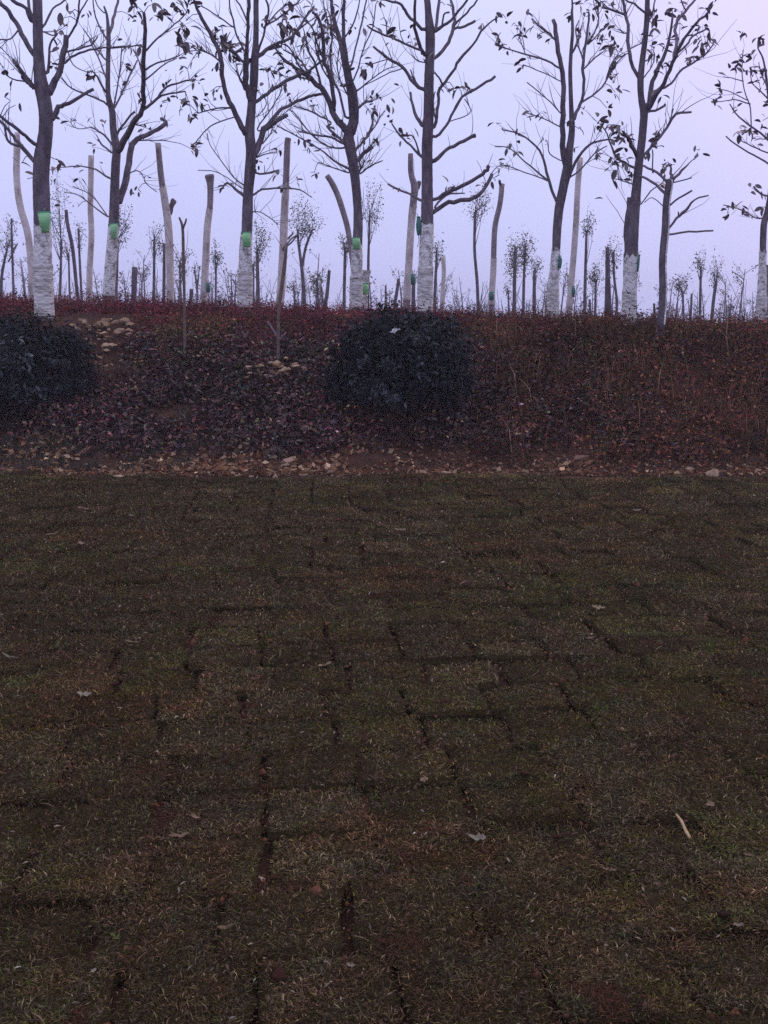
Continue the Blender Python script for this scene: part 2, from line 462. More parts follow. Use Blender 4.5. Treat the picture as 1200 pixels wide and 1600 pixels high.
# short dormant grass on the sods
def blades(tiles):
    Vs, Cs, n0 = [], [], 0
    for p, q, k in tiles:
        d = p.y
        dens = 125000 / max(d, 1.6) * (1.0 if shows(p) else 0.4)
        n = int(dens * PITCH_S ** 2 * RNG.uniform(0.75, 1.15))
        loc = np.stack([RNG.uniform(-.164, .164, n), RNG.uniform(-.164, .164, n), np.full(n, 0.0395) + RNG.uniform(-.002, .002, n)], 1)
        R = np.array(q.to_matrix())
        w = loc @ R.T + np.array(p)
        # thin the joints and let some bare soil show
        e_ = np.maximum(np.abs(loc[:, 0]), np.abs(loc[:, 1]))
        bare = vnoise(w[:, 0], w[:, 1], 2.6, 8)
        jn = np.clip((vnoise(w[:, 0], w[:, 1], 2.3, 91) - .20) * 3.0, 0.15, 1)
        keep = RNG.uniform(0, 1, n) < np.where(e_ > .139, 0.92 - 0.87 * jn, np.where(bare > 0.78, 0.6, 1.0))
        w = w[keep]; n = len(w)
        az = RNG.uniform(0, 2 * np.pi, n)
        up = RNG.uniform(0.10, 1.0, n) ** 1.5
        L = RNG.uniform(0.007, 0.021, n) * (1 + 0.05 * d)
        long_ = RNG.uniform(0, 1, n) < 0.004
        L[long_] *= RNG.uniform(1.6, 3.0, long_.sum())
        wd = RNG.uniform(0.0007, 0.0016, n) * (0.55 + 0.25 * d)
        dirv = np.stack([np.cos(az) * (1 - up * .6), np.sin(az) * (1 - up * .6), up], 1)
        side = np.stack([-np.sin(az), np.cos(az), np.zeros(n)], 1) * wd[:, None]
        mid = w + dirv * (L * .55)[:, None]
        droop = np.stack([np.cos(az), np.sin(az), np.full(n, 0.05) + up * .35], 1)
        tip = mid + droop * (L * .5)[:, None]
        Vs.append(np.stack([w, mid + side, tip, mid - side], 1).reshape(-1, 3))
        g = vnoise(w[:, 0], w[:, 1], 1.3, 21) * .4 + vnoise(w[:, 0], w[:, 1], 4.5, 22) * .35 + vnoise(w[:, 0], w[:, 1], 13.0, 23) * .25
        r = RNG.uniform(0, 1, n)
        c = np.empty((n, 3))
        dry = np.array([0.115, 0.076, 0.040]); straw = np.array([0.24, 0.17, 0.095]); green = np.array([0.060, 0.060, 0.014]); dark = np.array([0.040, 0.026, 0.014]); mauve = np.array([0.085, 0.058, 0.038])
        tg, tv_ = RNG.normal(0, .06), np.exp(RNG.normal(0, .16))
        pg = np.clip((g + tg - 0.42) * 1.8, 0.10, 0.48)
        c[:] = dry
        c[r < 0.80] = mauve
        c[r < 0.55] = dark
        c[r > 0.965] = straw
        gm = RNG.uniform(0, 1, n) < pg
        c[gm] = green * RNG.uniform(0.7, 1.5, gm.sum())[:, None]
        red = vnoise(w[:, 0], w[:, 1], 1.7, 31) > 0.68
        c[red & ~gm] *= np.array([1.08, 0.93, 0.86])
        c *= (np.exp(RNG.normal(.05, .34, n)) * tv_ * 1.03 * (0.55 + 0.55 * vnoise(w[:, 0], w[:, 1], 30, 71) + 0.45 * vnoise(w[:, 0], w[:, 1], 9, 72)))[:, None]
        h1 = (vnoise(w[:, 0], w[:, 1], 14, 73) - .5)[:, None]; h2 = (vnoise(w[:, 0], w[:, 1], 6, 74) - .5)[:, None]
        c *= 1 + h1 * np.array([.34, -.06, -.08]) + h2 * np.array([.12, .06, -.10])
        bs = vnoise(w[:, 0], w[:, 1], 7.0, 75) > .93
        c[bs] = np.array([0.10, 0.045, 0.027]) * RNG.uniform(.4, 1.2, bs.sum())[:, None]
        c[long_] = straw * RNG.uniform(.5, 1.1, long_.sum())[:, None]
        Cs.append(np.repeat(c, 4, 0))
    V = np.concatenate(Vs); C = np.concatenate(Cs)
    nb = len(V) // 4
    b = np.arange(nb)[:, None] * 4
    F = np.concatenate([b + np.array([0, 1, 3]), b + np.array([1, 2, 3])])
    return V, F, C
V, F, C = blades(tiles)
tag(link('grass', np_mesh('grass', V, F, M['grass'], C)), 'short brown and green dormant grass on the laid sods', 'grass', kind='stuff')

# crumbs of red soil along the joints
cb = []
rc = random.Random(44)
for p, q, k in tiles:
    if p.y > 7.5 or not shows(p): continue
    for _ in range(int(46 / max(p.y, 2) ** .6)):
        e_ = rc.uniform(-.16, .16); f_ = rc.choice((-1, 1)) * rc.uniform(.145, .162)
        cb.append(np.array(q @ Vector((e_, f_, .012) if rc.random() < .5 else (f_, e_, .012)) + p))
cb = np.array(cb); n = len(cb)
cb[:, 2] += RNG.uniform(-.004, .022, n)
octa = np.array([(1, 0, 0), (-1, 0, 0), (0, 1, 0), (0, -1, 0), (0, 0, 1), (0, 0, -1)], float)
sz = np.exp(RNG.normal(np.log(.0048), .5, n))
V = (cb[:, None, :] + octa[None] * (sz[:, None] * (1 + .06 * cb[:, 1:2]))[:, :, None] * RNG.uniform(.5, 1.3, (n, 6, 1))).reshape(-1, 3)
of = np.array([(0, 2, 4), (2, 1, 4), (1, 3, 4), (3, 0, 4), (2, 0, 5), (1, 2, 5), (3, 1, 5), (0, 3, 5)])
F = (np.arange(n)[:, None, None] * 6 + of[None]).reshape(-1, 3)
C = np.array([(0.10, 0.042, 0.025), (0.06, 0.028, 0.017), (0.15, 0.06, 0.034)])[RNG.integers(0, 3, n)] * RNG.uniform(.5, 1.3, n)[:, None]
tag(link('soil_crumbs', np_mesh('soil_crumbs', V, F, M['crumb'], np.repeat(C, 6, 0))), 'crumbs of red soil along the sod joints', 'soil', kind='stuff')

# ------------------------------------------------------------------ leaf masses
def leaf_quads(pos, nrm, size, aspect=0.5):
    """one folded leaf (two triangles pairs) per position"""
    n = len(pos)
    nrm = nrm / np.linalg.norm(nrm, axis=1, keepdims=True)
    rv = RNG.normal(size=(n, 3))
    a = np.cross(nrm, rv); a /= np.linalg.norm(a, axis=1, keepdims=True)
    b = np.cross(nrm, a)
    s = np.asarray(size)[:, None]
    v0 = pos - a * s * .5
    v1 = pos + b * s * aspect * .5 + nrm * s * .07
    v2 = pos + a * s * .5 - nrm * s * .10
    v3 = pos - b * s * aspect * .5 + nrm * s * .07
    V = np.stack([v0, v1, v2, v3], 1).reshape(-1, 3)
    k = np.arange(n)[:, None] * 4
    F = np.concatenate([k + np.array([0, 1, 2]), k + np.array([0, 2, 3])])
    return V, F

def pick(pal, w, n):
    pal = np.array(pal); w = np.array(w, float); w /= w.sum()
    c = pal[RNG.choice(len(pal), n, p=w)]
    return c * np.exp(RNG.normal(-.06, .36, n))[:, None]

def mass(name, label, cat, xs, ys, plants_r, plants_h, per, size, pal, w, mat='foliage', aspect=0.5, colfun=None, lift=0.0):
    """low plants scattered over the bank; each plant a loose dome of leaves"""
    n = len(xs)
    idx = np.repeat(np.arange(n), per)
    m = len(idx)
    u = RNG.normal(size=(m, 3)); u /= np.linalg.norm(u, axis=1, keepdims=True)
    u[:, 2] = np.abs(u[:, 2])
    rr = RNG.uniform(0.25, 1, m) ** 0.5
    R = plants_r[idx] * rr; H = plants_h[idx] * rr
    x = xs[idx] + u[:, 0] * R; y = ys[idx] + u[:, 1] * R
    z = gz(x, y) + u[:, 2] * H + lift
    pos = np.stack([x, y, z], 1)
    nr = u + RNG.normal(size=(m, 3)) * 0.7 + np.array([0, -.1, .5])
    s = RNG.uniform(size[0], size[1], m)
    V, F = leaf_quads(pos, nr, s, aspect)
    c = pick(pal, w, m)
    if colfun is not None: c = colfun(c, x, y, m)
    tone = np.exp(RNG.normal(0, .38, n))[idx] * (0.55 + 0.9 * vnoise(x, y, 1.7, 88))     # plants differ from one another
    hue = np.clip(1 + RNG.normal(0, .16, (n, 3)), .5, 1.6)[idx]
    c = c * tone[:, None] * hue
    return tag(link(name, np_mesh(name, V, F, M[mat], np.repeat(c, 4, 0))), label, cat, kind='stuff')

def heap_here(x, y): return (x / y > -.325) & (x / y < -.238) & (y > 11.9) & (y < 13.45)
def scatter(n, x0, x1, y0, y1, fn=None):
    x = RNG.uniform(x0, x1, n); y = RNG.uniform(y0, y1, n)
    k = ~heap_here(x, y); x, y = x[k], y[k]; n = len(x)
    if fn is not None:
        k = RNG.uniform(0, 1, n) < fn(x, y); x, y = x[k], y[k]
    return x, y

# maroon hedge planting along the top of the bank
x, y = scatter(2900, -7.5, 7.5, 12.25, 16.5, lambda x, y: np.clip((y - 12.1 - 0.5 * vnoise(x, y, .8, 4) + 0.10 * (x < -0.5)) * 2.0, 0, 1))
def hedge_col(c, x, y, m):
    g = vnoise(x, y, 1.3, 41)
    k = (g > 0.70) & (RNG.uniform(0, 1, m) < 0.55)
    c[k] = pick([(0.045, 0.055, 0.018), (0.11, 0.09, 0.03)], [3, 1], k.sum())
    k = (x > 1.2) & (RNG.uniform(0, 1, m) < 0.45)
    c[k] = pick([(0.13, 0.05, 0.03), (0.07, 0.04, 0.035), (0.17, 0.09, 0.05)], [3, 2, 1], k.sum())
    return c
mass('maroon_hedge', 'dense low maroon hedge planting along the top of the bank', 'hedge', x, y,
     RNG.uniform(.16, .30, len(x)), RNG.uniform(.16, .34, len(x)) - 0.05 * (y > 14.5), 62, (.022, .042),
     [(0.14, 0.026, 0.034), (0.085, 0.018, 0.026), (0.20, 0.05, 0.05), (0.05, 0.022, 0.022)], [4, 3, 2, 2], colfun=hedge_col)
# plants on the plateau behind, down to the skyline
x, y = scatter(1500, -14, 14, 16.5, 40, lambda x, y: (np.abs(x) < 0.42 * y) * 1.0)
mass('far_undergrowth', 'reddish brown undergrowth on the plateau behind the trees', 'undergrowth', x, y,
     RNG.uniform(.25, .5, len(x)), RNG.uniform(.10, .30, len(x)), 26, (.05, .09),
     [(0.09, 0.03, 0.035), (0.06, 0.035, 0.035), (0.06, 0.05, 0.03)], [3, 2, 1])
# purple-grey groundcover on the slope
x, y = scatter(2900, -5.4, 3.4, 9.95, 13.0, lambda x, y: np.clip(vnoise(x, y, 2.2, 15) * 2.4 - .15, .3, 1) * np.clip((y - 10.08 - .5 * vnoise(x, y, 1.2, 14)) * 1.5, 0, 1) * np.clip((3.2 - x) * .8, 0, 1) * np.clip((12.75 - y) * 2.2, 0, 1))
mass('purple_groundcover', 'purple grey leafy groundcover on the slope between the shrubs', 'groundcover', x, y,
     RNG.uniform(.13, .24, len(x)), RNG.uniform(.10, .32, len(x)), 34, (.034, .078),
     [(0.055, 0.022, 0.026), (0.034, 0.020, 0.024), (0.11, 0.030, 0.030), (0.11, 0.085, 0.09), (0.06, 0.05, 0.022), (0.10, 0.05, 0.03), (0.32, 0.21, 0.14)], [5, 4, 4, .8, 1.5, 2.5, .5], 'glossy')
# reddish brown dry growth on the right of the slope
x, y = scatter(3000, -.6, 7.2, 9.85, 13.4, lambda x, y: np.clip(vnoise(x, y, 2.0, 16) * 2.4 - .1, .3, 1) * np.clip((x - .4) * .7, 0.2, 1) * np.clip((y - 10.0) * 1.6, .06, 1))
mass('brown_scrub', 'reddish brown dry scrub on the right part of the slope', 'scrub', x, y,
     RNG.uniform(.12, .24, len(x)), RNG.uniform(.12, .42, len(x)), 40, (.024, .058),
     [(0.12, 0.036, 0.022), (0.06, 0.026, 0.020), (0.18, 0.07, 0.035), (0.06, 0.05, 0.018), (0.26, 0.16, 0.10), (0.05, 0.026, 0.032)], [5, 4, 2, 1.5, .5, 2])
# olive growth on the upper slope
x, y = scatter(900, -6.5, 6.5, 11.9, 13.2, lambda x, y: np.clip((vnoise(x, y, 1.2, 77) - .38) * 4, 0, 1))
mass('olive_undergrowth', 'olive and yellow green weeds below the maroon hedge', 'weeds', x, y,
     RNG.uniform(.14, .26, len(x)), RNG.uniform(.14, .30, len(x)), 44, (.025, .05),
     [(0.045, 0.05, 0.016), (0.10, 0.075, 0.025), (0.12, 0.05, 0.025), (0.26, 0.15, 0.07)], [4, 2, 3, .6])

# leaf litter at the foot of the bank
n = 15000
x = RNG.uniform(-6, 6, n); y = 9.66 + np.abs(RNG.normal(0, 1.1, n)) * RNG.uniform(.1, 1.3, n)
k = vnoise(x, y, 1.5, 52) > 0.22
x, y = x[k], y[k]; n = len(x)
V, F = leaf_quads(np.stack([x, y, gz(x, y) + RNG.uniform(.005, .035, n)], 1), RNG.normal(size=(n, 3)) * .5 + np.array([0, -.3, 1]), RNG.uniform(.02, .06, n), .55)
C = pick([(0.15, 0.055, 0.028), (0.09, 0.045, 0.025), (0.25, 0.14, 0.075), (0.40, 0.27, 0.17), (0.06, 0.035, 0.025)], [4, 3, 2, .8, 3], n)
tag(link('leaf_litter', np_mesh('leaf_litter', V, F, M['foliage'], np.repeat(C, 4, 0))), 'brown fallen leaf litter at the foot of the bank', 'leaf litter', kind='stuff')

# broad tan leaves fallen in a loose band along the lawn edge
n = 3000
x = RNG.uniform(-4.6, 4.8, n); y = 9.72 - .02 * x + np.abs(RNG.normal(0, .55, n))
k = RNG.uniform(0, 1, n) < np.clip(vnoise(x, y, 2.2, 53) * 3.6 - 1.25, .05, 1) * np.where(x < -.6, 1.0, .5)
x, y = x[k], y[k]; n = len(x)
V, F = leaf_quads(np.stack([x, y, gz(x, y) + RNG.uniform(.015, .06, n)], 1), RNG.normal(size=(n, 3)) * .6 + np.array([0, -.5, 1]), RNG.uniform(.035, .095, n), .6)
C = pick([(0.30, 0.18, 0.10), (0.22, 0.11, 0.055), (0.44, 0.30, 0.19), (0.16, 0.06, 0.03)], [3, 3, 1.1, 3], n)
tag(link('tan_litter', np_mesh('tan_litter', V, F, M['foliage'], np.repeat(C, 4, 0))), 'band of tan fallen leaves along the lawn edge', 'leaf litter', kind='stuff')

def blade_mass(name, label, cat, x, y, L, wd, up, pal, w, lean=0.3):
    n = len(x)
    w0 = np.stack([x, y, gz(x, y) - .01], 1)
    az = RNG.uniform(0, 2 * np.pi, n)
    d1 = np.stack([np.cos(az) * lean, np.sin(az) * lean, np.full(n, up)], 1)
    d2 = np.stack([np.cos(az) * (lean * 2 + .2), np.sin(az) * (lean * 2 + .2), np.full(n, up * .55)], 1)
    side = np.stack([np.cos(az + 1.3), np.sin(az + 1.3) * .4, np.zeros(n)], 1) * wd[:, None]
    mid = w0 + d1 * (L * .55)[:, None]; tip = mid + d2 * (L * .5)[:, None]
    V = np.stack([w0 - side, w0 + side, mid + side * .8, mid - side * .8, tip], 1).reshape(-1, 3)
    b = np.arange(n)[:, None] * 5
    F = np.concatenate([b + np.array([0, 1, 2]), b + np.array([0, 2, 3]), b + np.array([3, 2, 4])])
    c = pick(pal, w, n)
    return tag(link(name, np_mesh(name, V, F, M['grass'], np.repeat(c, 5, 0))), label, cat, kind='stuff')
# grassy tussocks at lower left of the slope
cx, cy = scatter(200, -5.2, -1.9, 9.95, 11.2)
k = np.repeat(np.arange(len(cx)), 46)
blade_mass('tussock_grass', 'grey green grass tussocks at lower left of the slope', 'grass', cx[k] + RNG.normal(0, .05, len(k)), cy[k] + RNG.normal(0, .05, len(k)),
           RNG.uniform(.05, .17, len(k)), RNG.uniform(.002, .0045, len(k)), 0.8, [(0.05, 0.06, 0.042), (0.075, 0.072, 0.062), (0.13, 0.095, 0.06), (0.085, 0.05, 0.04)], [4, 3, 1.5, 2])
# pale upright stalks on the right
x, y = scatter(5200, 1.2, 6.9, 10.0, 12.9, lambda x, y: np.clip(vnoise(x, y, 1.1, 61) * 1.5 - .25, .08, 1))
blade_mass('dry_stalks', 'thin upright dry stalks on the right slope', 'dry grass', x, y, RNG.uniform(.2, .62, len(x)), RNG.uniform(.0025, .0055, len(x)), 1.0,
           [(0.18, 0.09, 0.05), (0.12, 0.05, 0.03), (0.32, 0.21, 0.13), (0.09, 0.07, 0.025)], [4, 5, 1.0, 3], .22)

# ------------------------------------------------------------------ round dark shrubs
SHRUB_PTS = {}
def shrub(label, px0, px1, ptop, pbase, seed, n=17000):
    r = np.random.default_rng(seed)
    base = hit((px0 + px1) / 2, pbase)
    Y = base.y
    a, b = P(px0, pbase, Y), P(px1, pbase, Y)
    rx = (b.x - a.x) / 2
    top = P((px0 + px1) / 2, ptop, Y + rx * .45).z
    yc = Y + rx * .55
    zc = base.z + (top - base.z) * .42
    rzu, rzd = top - zc, zc - base.z + .03
    root = empty('round_shrub', (base.x, yc, g1(base.x, yc)))
    tag(root, label, 'shrub', 'dark clipped shrubs on the bank')
    nc = 330                                            # leafy shoot ends spread over an uneven dome
    cu = r.normal(size=(nc, 3)); cu /= np.linalg.norm(cu, axis=1, keepdims=True)
    cu[:, 2] = np.where(cu[:, 2] < -.35, -cu[:, 2], cu[:, 2])
    lump = 1 + .22 * (vnoise(cu[:, 0] * 2 + seed, cu[:, 2] * 2 + cu[:, 1], 1.6, seed) - .5)
    crad = lump * np.where(r.uniform(0, 1, nc) < .75, r.uniform(.80, 1.02, nc), r.uniform(.35, .8, nc))
    sp_ = r.uniform(0, 1, nc) < .16
    crad[sp_] *= r.uniform(1.02, 1.17, sp_.sum())
    csz = r.uniform(.07, .16, nc)
    ctone = np.exp(r.normal(0, .55, nc))
    idx = r.integers(0, nc, n)
    off = r.normal(size=(n, 3)) * csz[idx][:, None] * .55
    x = base.x + cu[idx, 0] * crad[idx] * rx * .93 + off[:, 0]
    y_ = yc + cu[idx, 1] * crad[idx] * rx * .75 + off[:, 1]
    z = zc + cu[idx, 2] * crad[idx] * np.where(cu[idx, 2] > 0, rzu, rzd) * .95 + off[:, 2]
    z = np.maximum(z, gz(x, y_) + r.uniform(.01, .08, n))
    u = cu[idx] + off * 4
    V, F = leaf_quads(np.stack([x, y_, z], 1), u + r.normal(size=(n, 3)) * .6 + np.array([0, 0, .35]), r.uniform(.04, .082, n), .45)
    c = np.array([(0.013, 0.0145, 0.018), (0.019, 0.022, 0.019), (0.036, 0.038, 0.044)])[r.choice(3, n, p=[.5, .3, .2])] * (r.uniform(.6, 1.4, n) * ctone[idx])[:, None]
    SHRUB_PTS[seed] = np.stack([x, y_, z], 1)
    org = np.array(root.location)
    link('foliage', np_mesh('foliage', V - org, F, M['evergreen'], np.repeat(c, 4, 0)), root)['kind'] = 'stuff'
    for k in range(9):
        w = 2 * math.pi * k / 9 + r.uniform(-.2, .2)
        q = r.uniform(.35, .7)
        p0 = Vector((base.x + .05 * math.cos(w), yc + .05 * math.sin(w), root.location.z - .05))
        p2 = Vector((base.x + q * rx * math.cos(w), yc + q * rx * .8 * math.sin(w), zc + .55 * rzu))
        p1 = (p0 + p2) / 2 + Vector((0, 0, -.08))
        pts, rr = smooth_line([p0, p1, p2], [.016, .012, .006], 4)
        mb = MB(); mb.add(*tube(pts, rr, 5)); mb.build('stem', M['stem'], root, org=root.location)
    return root
shrub('dark round evergreen shrub in the middle of the bank', 510, 754, 484, 682, 3)
shrub('dark evergreen shrub at the left edge below the leftmost trunk', -150, 134, 492, 668, 7)
# white scrap lodged on the shrub
q_ = SHRUB_PTS[3]
d_ = q_[:, 1] * CP - (q_[:, 2] - EYE) * SP
u_ = 600 + FPX * q_[:, 0] / d_; v_ = 800 - FPX * (q_[:, 1] * SP + (q_[:, 2] - EYE) * CP) / d_
k_ = (np.abs(u_ - 614) < 14) & (np.abs(v_ - 517) < 12)
p = P(614, 517, float(q_[k_, 1].min()) - .02)      # on the outermost leaves there
mb = MB()
rsx = random.Random(2)
for k in range(5):
    c0 = p + Vector((rsx.uniform(-.06, .06), 0.0, rsx.uniform(-.02, .02)))
    if k: c0 = p.lerp(c0, .6)
    q = [c0 + Vector((rsx.uniform(-.045, .045), rsx.uniform(-.03, .03), rsx.uniform(-.02, .022))) for _ in range(4)]
    mb.add([p] + q, [(0, 1, 2), (0, 2, 3), (0, 3, 4)])
M['scrap'] = noise_mat('white_plastic', [(.3, (.6, .6, .62)), (.7, (.8, .8, .82))], 20, 3, .5)
tag(mb.build('plastic_scrap', M['scrap'], smooth=False, org=p, loc=p), 'crumpled white scrap lodged on top of the middle shrub', 'litter')

# ------------------------------------------------------------------ trees
ZS = 3.0775
def zpx(ox, zx, zy): return ox + zx / ZS, zy / ZS

def leaf_variants():
    out = []
    for k in range(6):
        r = random.Random(k)
        vs, fs = [], []
        n = 5
        curl = r.uniform(.05, .35); fold = r.uniform(.15, .5); tw = r.uniform(-.5, .5)
        wid = r.uniform(.19, .27)
        for i in range(n + 1):
            t = i / n
            w = wid * max(math.sin(math.pi * (0.05 + 0.93 * t)), 0) ** .7 if i < n else 0.02
            z = -curl * t * t
            a = tw * t
            for s in (-1, 0, 1):
                vs.append((s * w * math.cos(a), t, z + abs(s) * w * fold + s * w * math.sin(a)))
        for i in range(n):
            for s in range(2):
                b = i * 3 + s
                fs.append((b, b + 1, b + 4, b + 3))
        me = bpy.data.meshes.new('leaf'); me.from_pydata(vs, [], fs); me.materials.append(M['leaf'])
        me.polygons.foreach_set('use_smooth', [True] * len(me.polygons)); me.update()
        out.append(me)
    return out
LEAF = leaf_variants()

class Line:
    def __init__(self, q, dep, rad): self.q, self.dep, self.rad = q, dep, rad   # px points, depth, px radius

def tree(name, label, cat, group, ox, Y, trunk, branches=(), clusters=(), wash=None, wrap=None, twigs=10, autoleaf=0.2, seed=0,
         trunk_mat='bark', cut_top=False, leafsize=(.075, .13), grow=True, sink=True, flat=(), streak=None):
    rn = random.Random(seed * 7 + 1)
    d0 = ray(600, 480).y
    lines = []
    tq = [zpx(ox, a, b) for a, b, w in trunk]
    tr = [w / ZS / 2 for a, b, w in trunk]
    lines.append(Line(tq, [Y] * len(tq), tr))
    base = P(tq[0][0], tq[0][1], Y)
    zb = g1(base.x, base.y)
    root = empty(name, (base.x, base.y, min(zb, base.z)))
    tag(root, label, cat, group)
    org = root.location.copy()
    def mrad(r, dep): return max(r * dep / (FPX * 0.99), 0.0028)
    # --- trunk
    pts = [P(q[0], q[1], Y) for q in tq]; rad = [mrad(r, Y) for r in tr]
    if sink and zb < pts[0].z + .1:
        pts.insert(0, Vector((pts[0].x, pts[0].y, zb - .12))); rad.insert(0, rad[0] * 1.12)
    def extend(pts, rad, amount):
        if not grow: return
        d = (pts[-1] - pts[-2]).normalized()
        step = amount / 4
        for k in range(4):
            d = (d + Vector((rn.uniform(-.18, .18), rn.uniform(-.18, .18), .18))).normalized()
            pts.append(pts[-1] + d * step); rad.append(max(rad[-1] * .72, .004))
    goes_up = tq[-1][1] < 8
    if goes_up and not cut_top: extend(pts, rad, 1.3)
    sp, sr = smooth_line(pts, rad, 5)
    mb = MB(); mb.add(*tube(sp, sr, 14, .035, seed))
    tk = mb.build('trunk', M[trunk_mat], root, org=org)
    def coat(nm, mat, y0z, y1z, grow_r, ridges):
        """a sleeve round the trunk between two photo rows (zoom rows)"""
        za, zb_ = P(0, y0z / ZS, Y).z, P(0, y1z / ZS, Y).z
        n = 26
        cp, cr = [], []
        rr = random.Random(seed + 5)
        for k in range(n + 1):
            zz = za + (zb_ - za) * k / n
            i = 0
            while i < len(sp) - 2 and sp[i + 1].z < zz: i += 1
            t = (zz - sp[i].z) / max(sp[i + 1].z - sp[i].z, 1e-6); t = min(max(t, 0), 1)
            c = sp[i].lerp(sp[i + 1], t); r0 = sr[i] * (1 - t) + sr[i + 1] * t
            cp.append(Vector((c.x, c.y, zz))); cr.append(r0 + grow_r + (rr.uniform(0, ridges) if k % 2 else 0))
        tv, tf = tube(cp, cr, 16, .03, seed + 3)
        for i in range(n * 16, (n + 1) * 16): tv[i] = tv[i] + Vector((0, 0, rr.uniform(-.045, .03)))
        m2 = MB(); m2.add(tv, tf[:-1])
        o = m2.build(nm, M[mat], tk, org=org)
        return o
    if wash: coat('whitewash', wash[2] if len(wash) > 2 else 'white', wash[0], wash[1], .006, .0)
    if wrap: coat('rope_wrap', 'wrap', wrap[0], wrap[1], .012, .008)
    if streak:  # light on the trunk's right side, painted as a pale strip
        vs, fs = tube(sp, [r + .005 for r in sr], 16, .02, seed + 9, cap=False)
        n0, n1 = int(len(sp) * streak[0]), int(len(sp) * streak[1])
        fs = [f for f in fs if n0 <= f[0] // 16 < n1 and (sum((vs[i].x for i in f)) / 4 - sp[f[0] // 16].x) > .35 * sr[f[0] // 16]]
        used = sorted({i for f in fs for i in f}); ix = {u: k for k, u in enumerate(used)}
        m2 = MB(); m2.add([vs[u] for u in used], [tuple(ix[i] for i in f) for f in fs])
        m2.build('lit_side_streak', M['white'], tk, org=org)
    if cut_top:
        d = (sp[-1] - sp[-2]).normalized()
        m2 = MB(); m2.add(*tube([sp[-1] - d * .004, sp[-1] + d * .006], [sr[-1] * .93, sr[-1] * .9], 14, .02, seed))
        m2.build('cut_face', M['cut'], tk, smooth=False, org=org)
    # --- limbs
    world = [(sp, sr)]
    ends = []
    for bi, br in enumerate(branches):
        q = [zpx(ox, a, b) for a, b, w in br]; r = [w / ZS / 2 for a, b, w in br]
        best = None
        for L in lines:
            for i in range(len(L.q) - 1):
                ax, ay = L.q[i]; bx_, by_ = L.q[i + 1]
                dx, dy = bx_ - ax, by_ - ay
                t = ((q[0][0] - ax) * dx + (q[0][1] - ay) * dy) / (dx * dx + dy * dy + 1e-9); t = min(max(t, 0), 1)
                dd = math.hypot(ax + dx * t - q[0][0], ay + dy * t - q[0][1])
                if best is None or dd < best[0]: best = (dd, L.dep[i] * (1 - t) + L.dep[i + 1] * t, (ax + dx * t, ay + dy * t))
        slope = rn.uniform(-.75, .75) if rn.random() < .85 else rn.uniform(-1.2, 1.2)
        if bi in flat: slope = 0.03
        q = [best[2]] + q; r = [r[0]] + r
        dep = [best[1]]; acc = 0
        for i in range(1, len(q)):
            s = math.hypot(q[i][0] - q[i - 1][0], q[i][1] - q[i - 1][1]) * Y / FPX
            acc += s
            dep.append(best[1] + slope * acc * (1 - .12 * min(acc, 3)))
        lines.append(Line(q, dep, r))
        pts = [P(a, b, d) for (a, b), d in zip(q, dep)]
        rad = [mrad(k, d) for k, d in zip(r, dep)]
        if q[-1][1] < 5: extend(pts, rad, rn.uniform(.5, 1.1))
        s1, s2 = smooth_line(pts, rad, 3)
        for i in range(1, len(s1)):
            s1[i] = s1[i] + Vector((rn.gauss(0, 1), rn.gauss(0, 1), rn.gauss(0, 1))) * min(.006, s2[i] * .25)
        mb = MB(); mb.add(*tube(s1, s2, 7, .06, bi + seed))
        mb.build('branch', M['bark'] if max(s2) > .02 else M['twig'], root, org=org)
        world.append((s1, s2)); ends.append((s1[-1], (s1[-1] - s1[-2]).normalized(), s2[-1]))
    # --- twigs and leaves
    cm_ = MB(); spots = []
    for _ in range(twigs):
        w = world[rn.randrange(1, len(world))] if len(world) > 1 else world[0]
        i = rn.randrange(len(w[0]) // 3, len(w[0]) - 1) if len(w[0]) > 3 else 0
        if w[1][i] < .003: continue
        p = w[0][i]; d = (w[0][i + 1] - p).normalized()
        d = (d + Vector((rn.uniform(-1, 1), rn.uniform(-1, 1), rn.uniform(-.25, 1)))).normalized()
        L = rn.uniform(.15, .55); r0 = min(w[1][i] * .5, rn.uniform(.0035, .0065))
        pts = [p]
        for k in range(4):
            d = (d + Vector((rn.gauss(0, .16), rn.gauss(0, .16), rn.gauss(.08, .12)))).normalized()
            pts.append(pts[-1] + d * L / 4)
        cm_.add(*tube(pts, [r0, r0 * .85, r0 * .7, r0 * .55, r0 * .4], 4))
        if rn.random() < autoleaf: spots.append((pts[-1], rn.randint(1, 4), 1.0))
    for p, d, r in ends:
        if r < .011 and rn.random() < autoleaf: spots.append((p, rn.randint(2, 5), 1.0))
    allp = [(p, r) for w in world for p, r in zip(*w)]
    for (a, b, n, s) in clusters:
        u, v = zpx(ox, a, b)
        best = min(allp, key=lambda t: (lambda e: math.hypot(e[0] - u, e[1] - v))(pix(t[0])))
        c = P(u, v, best[0].y + rn.uniform(-.08, .08))
        if (c - best[0]).length > .03:
            m_ = (c + best[0]) / 2 + Vector((0, 0, .03))
            cm_.add(*tube([best[0], m_, c], [min(best[1], .006), .005, .004], 4))
        spots.append((c, n, s))
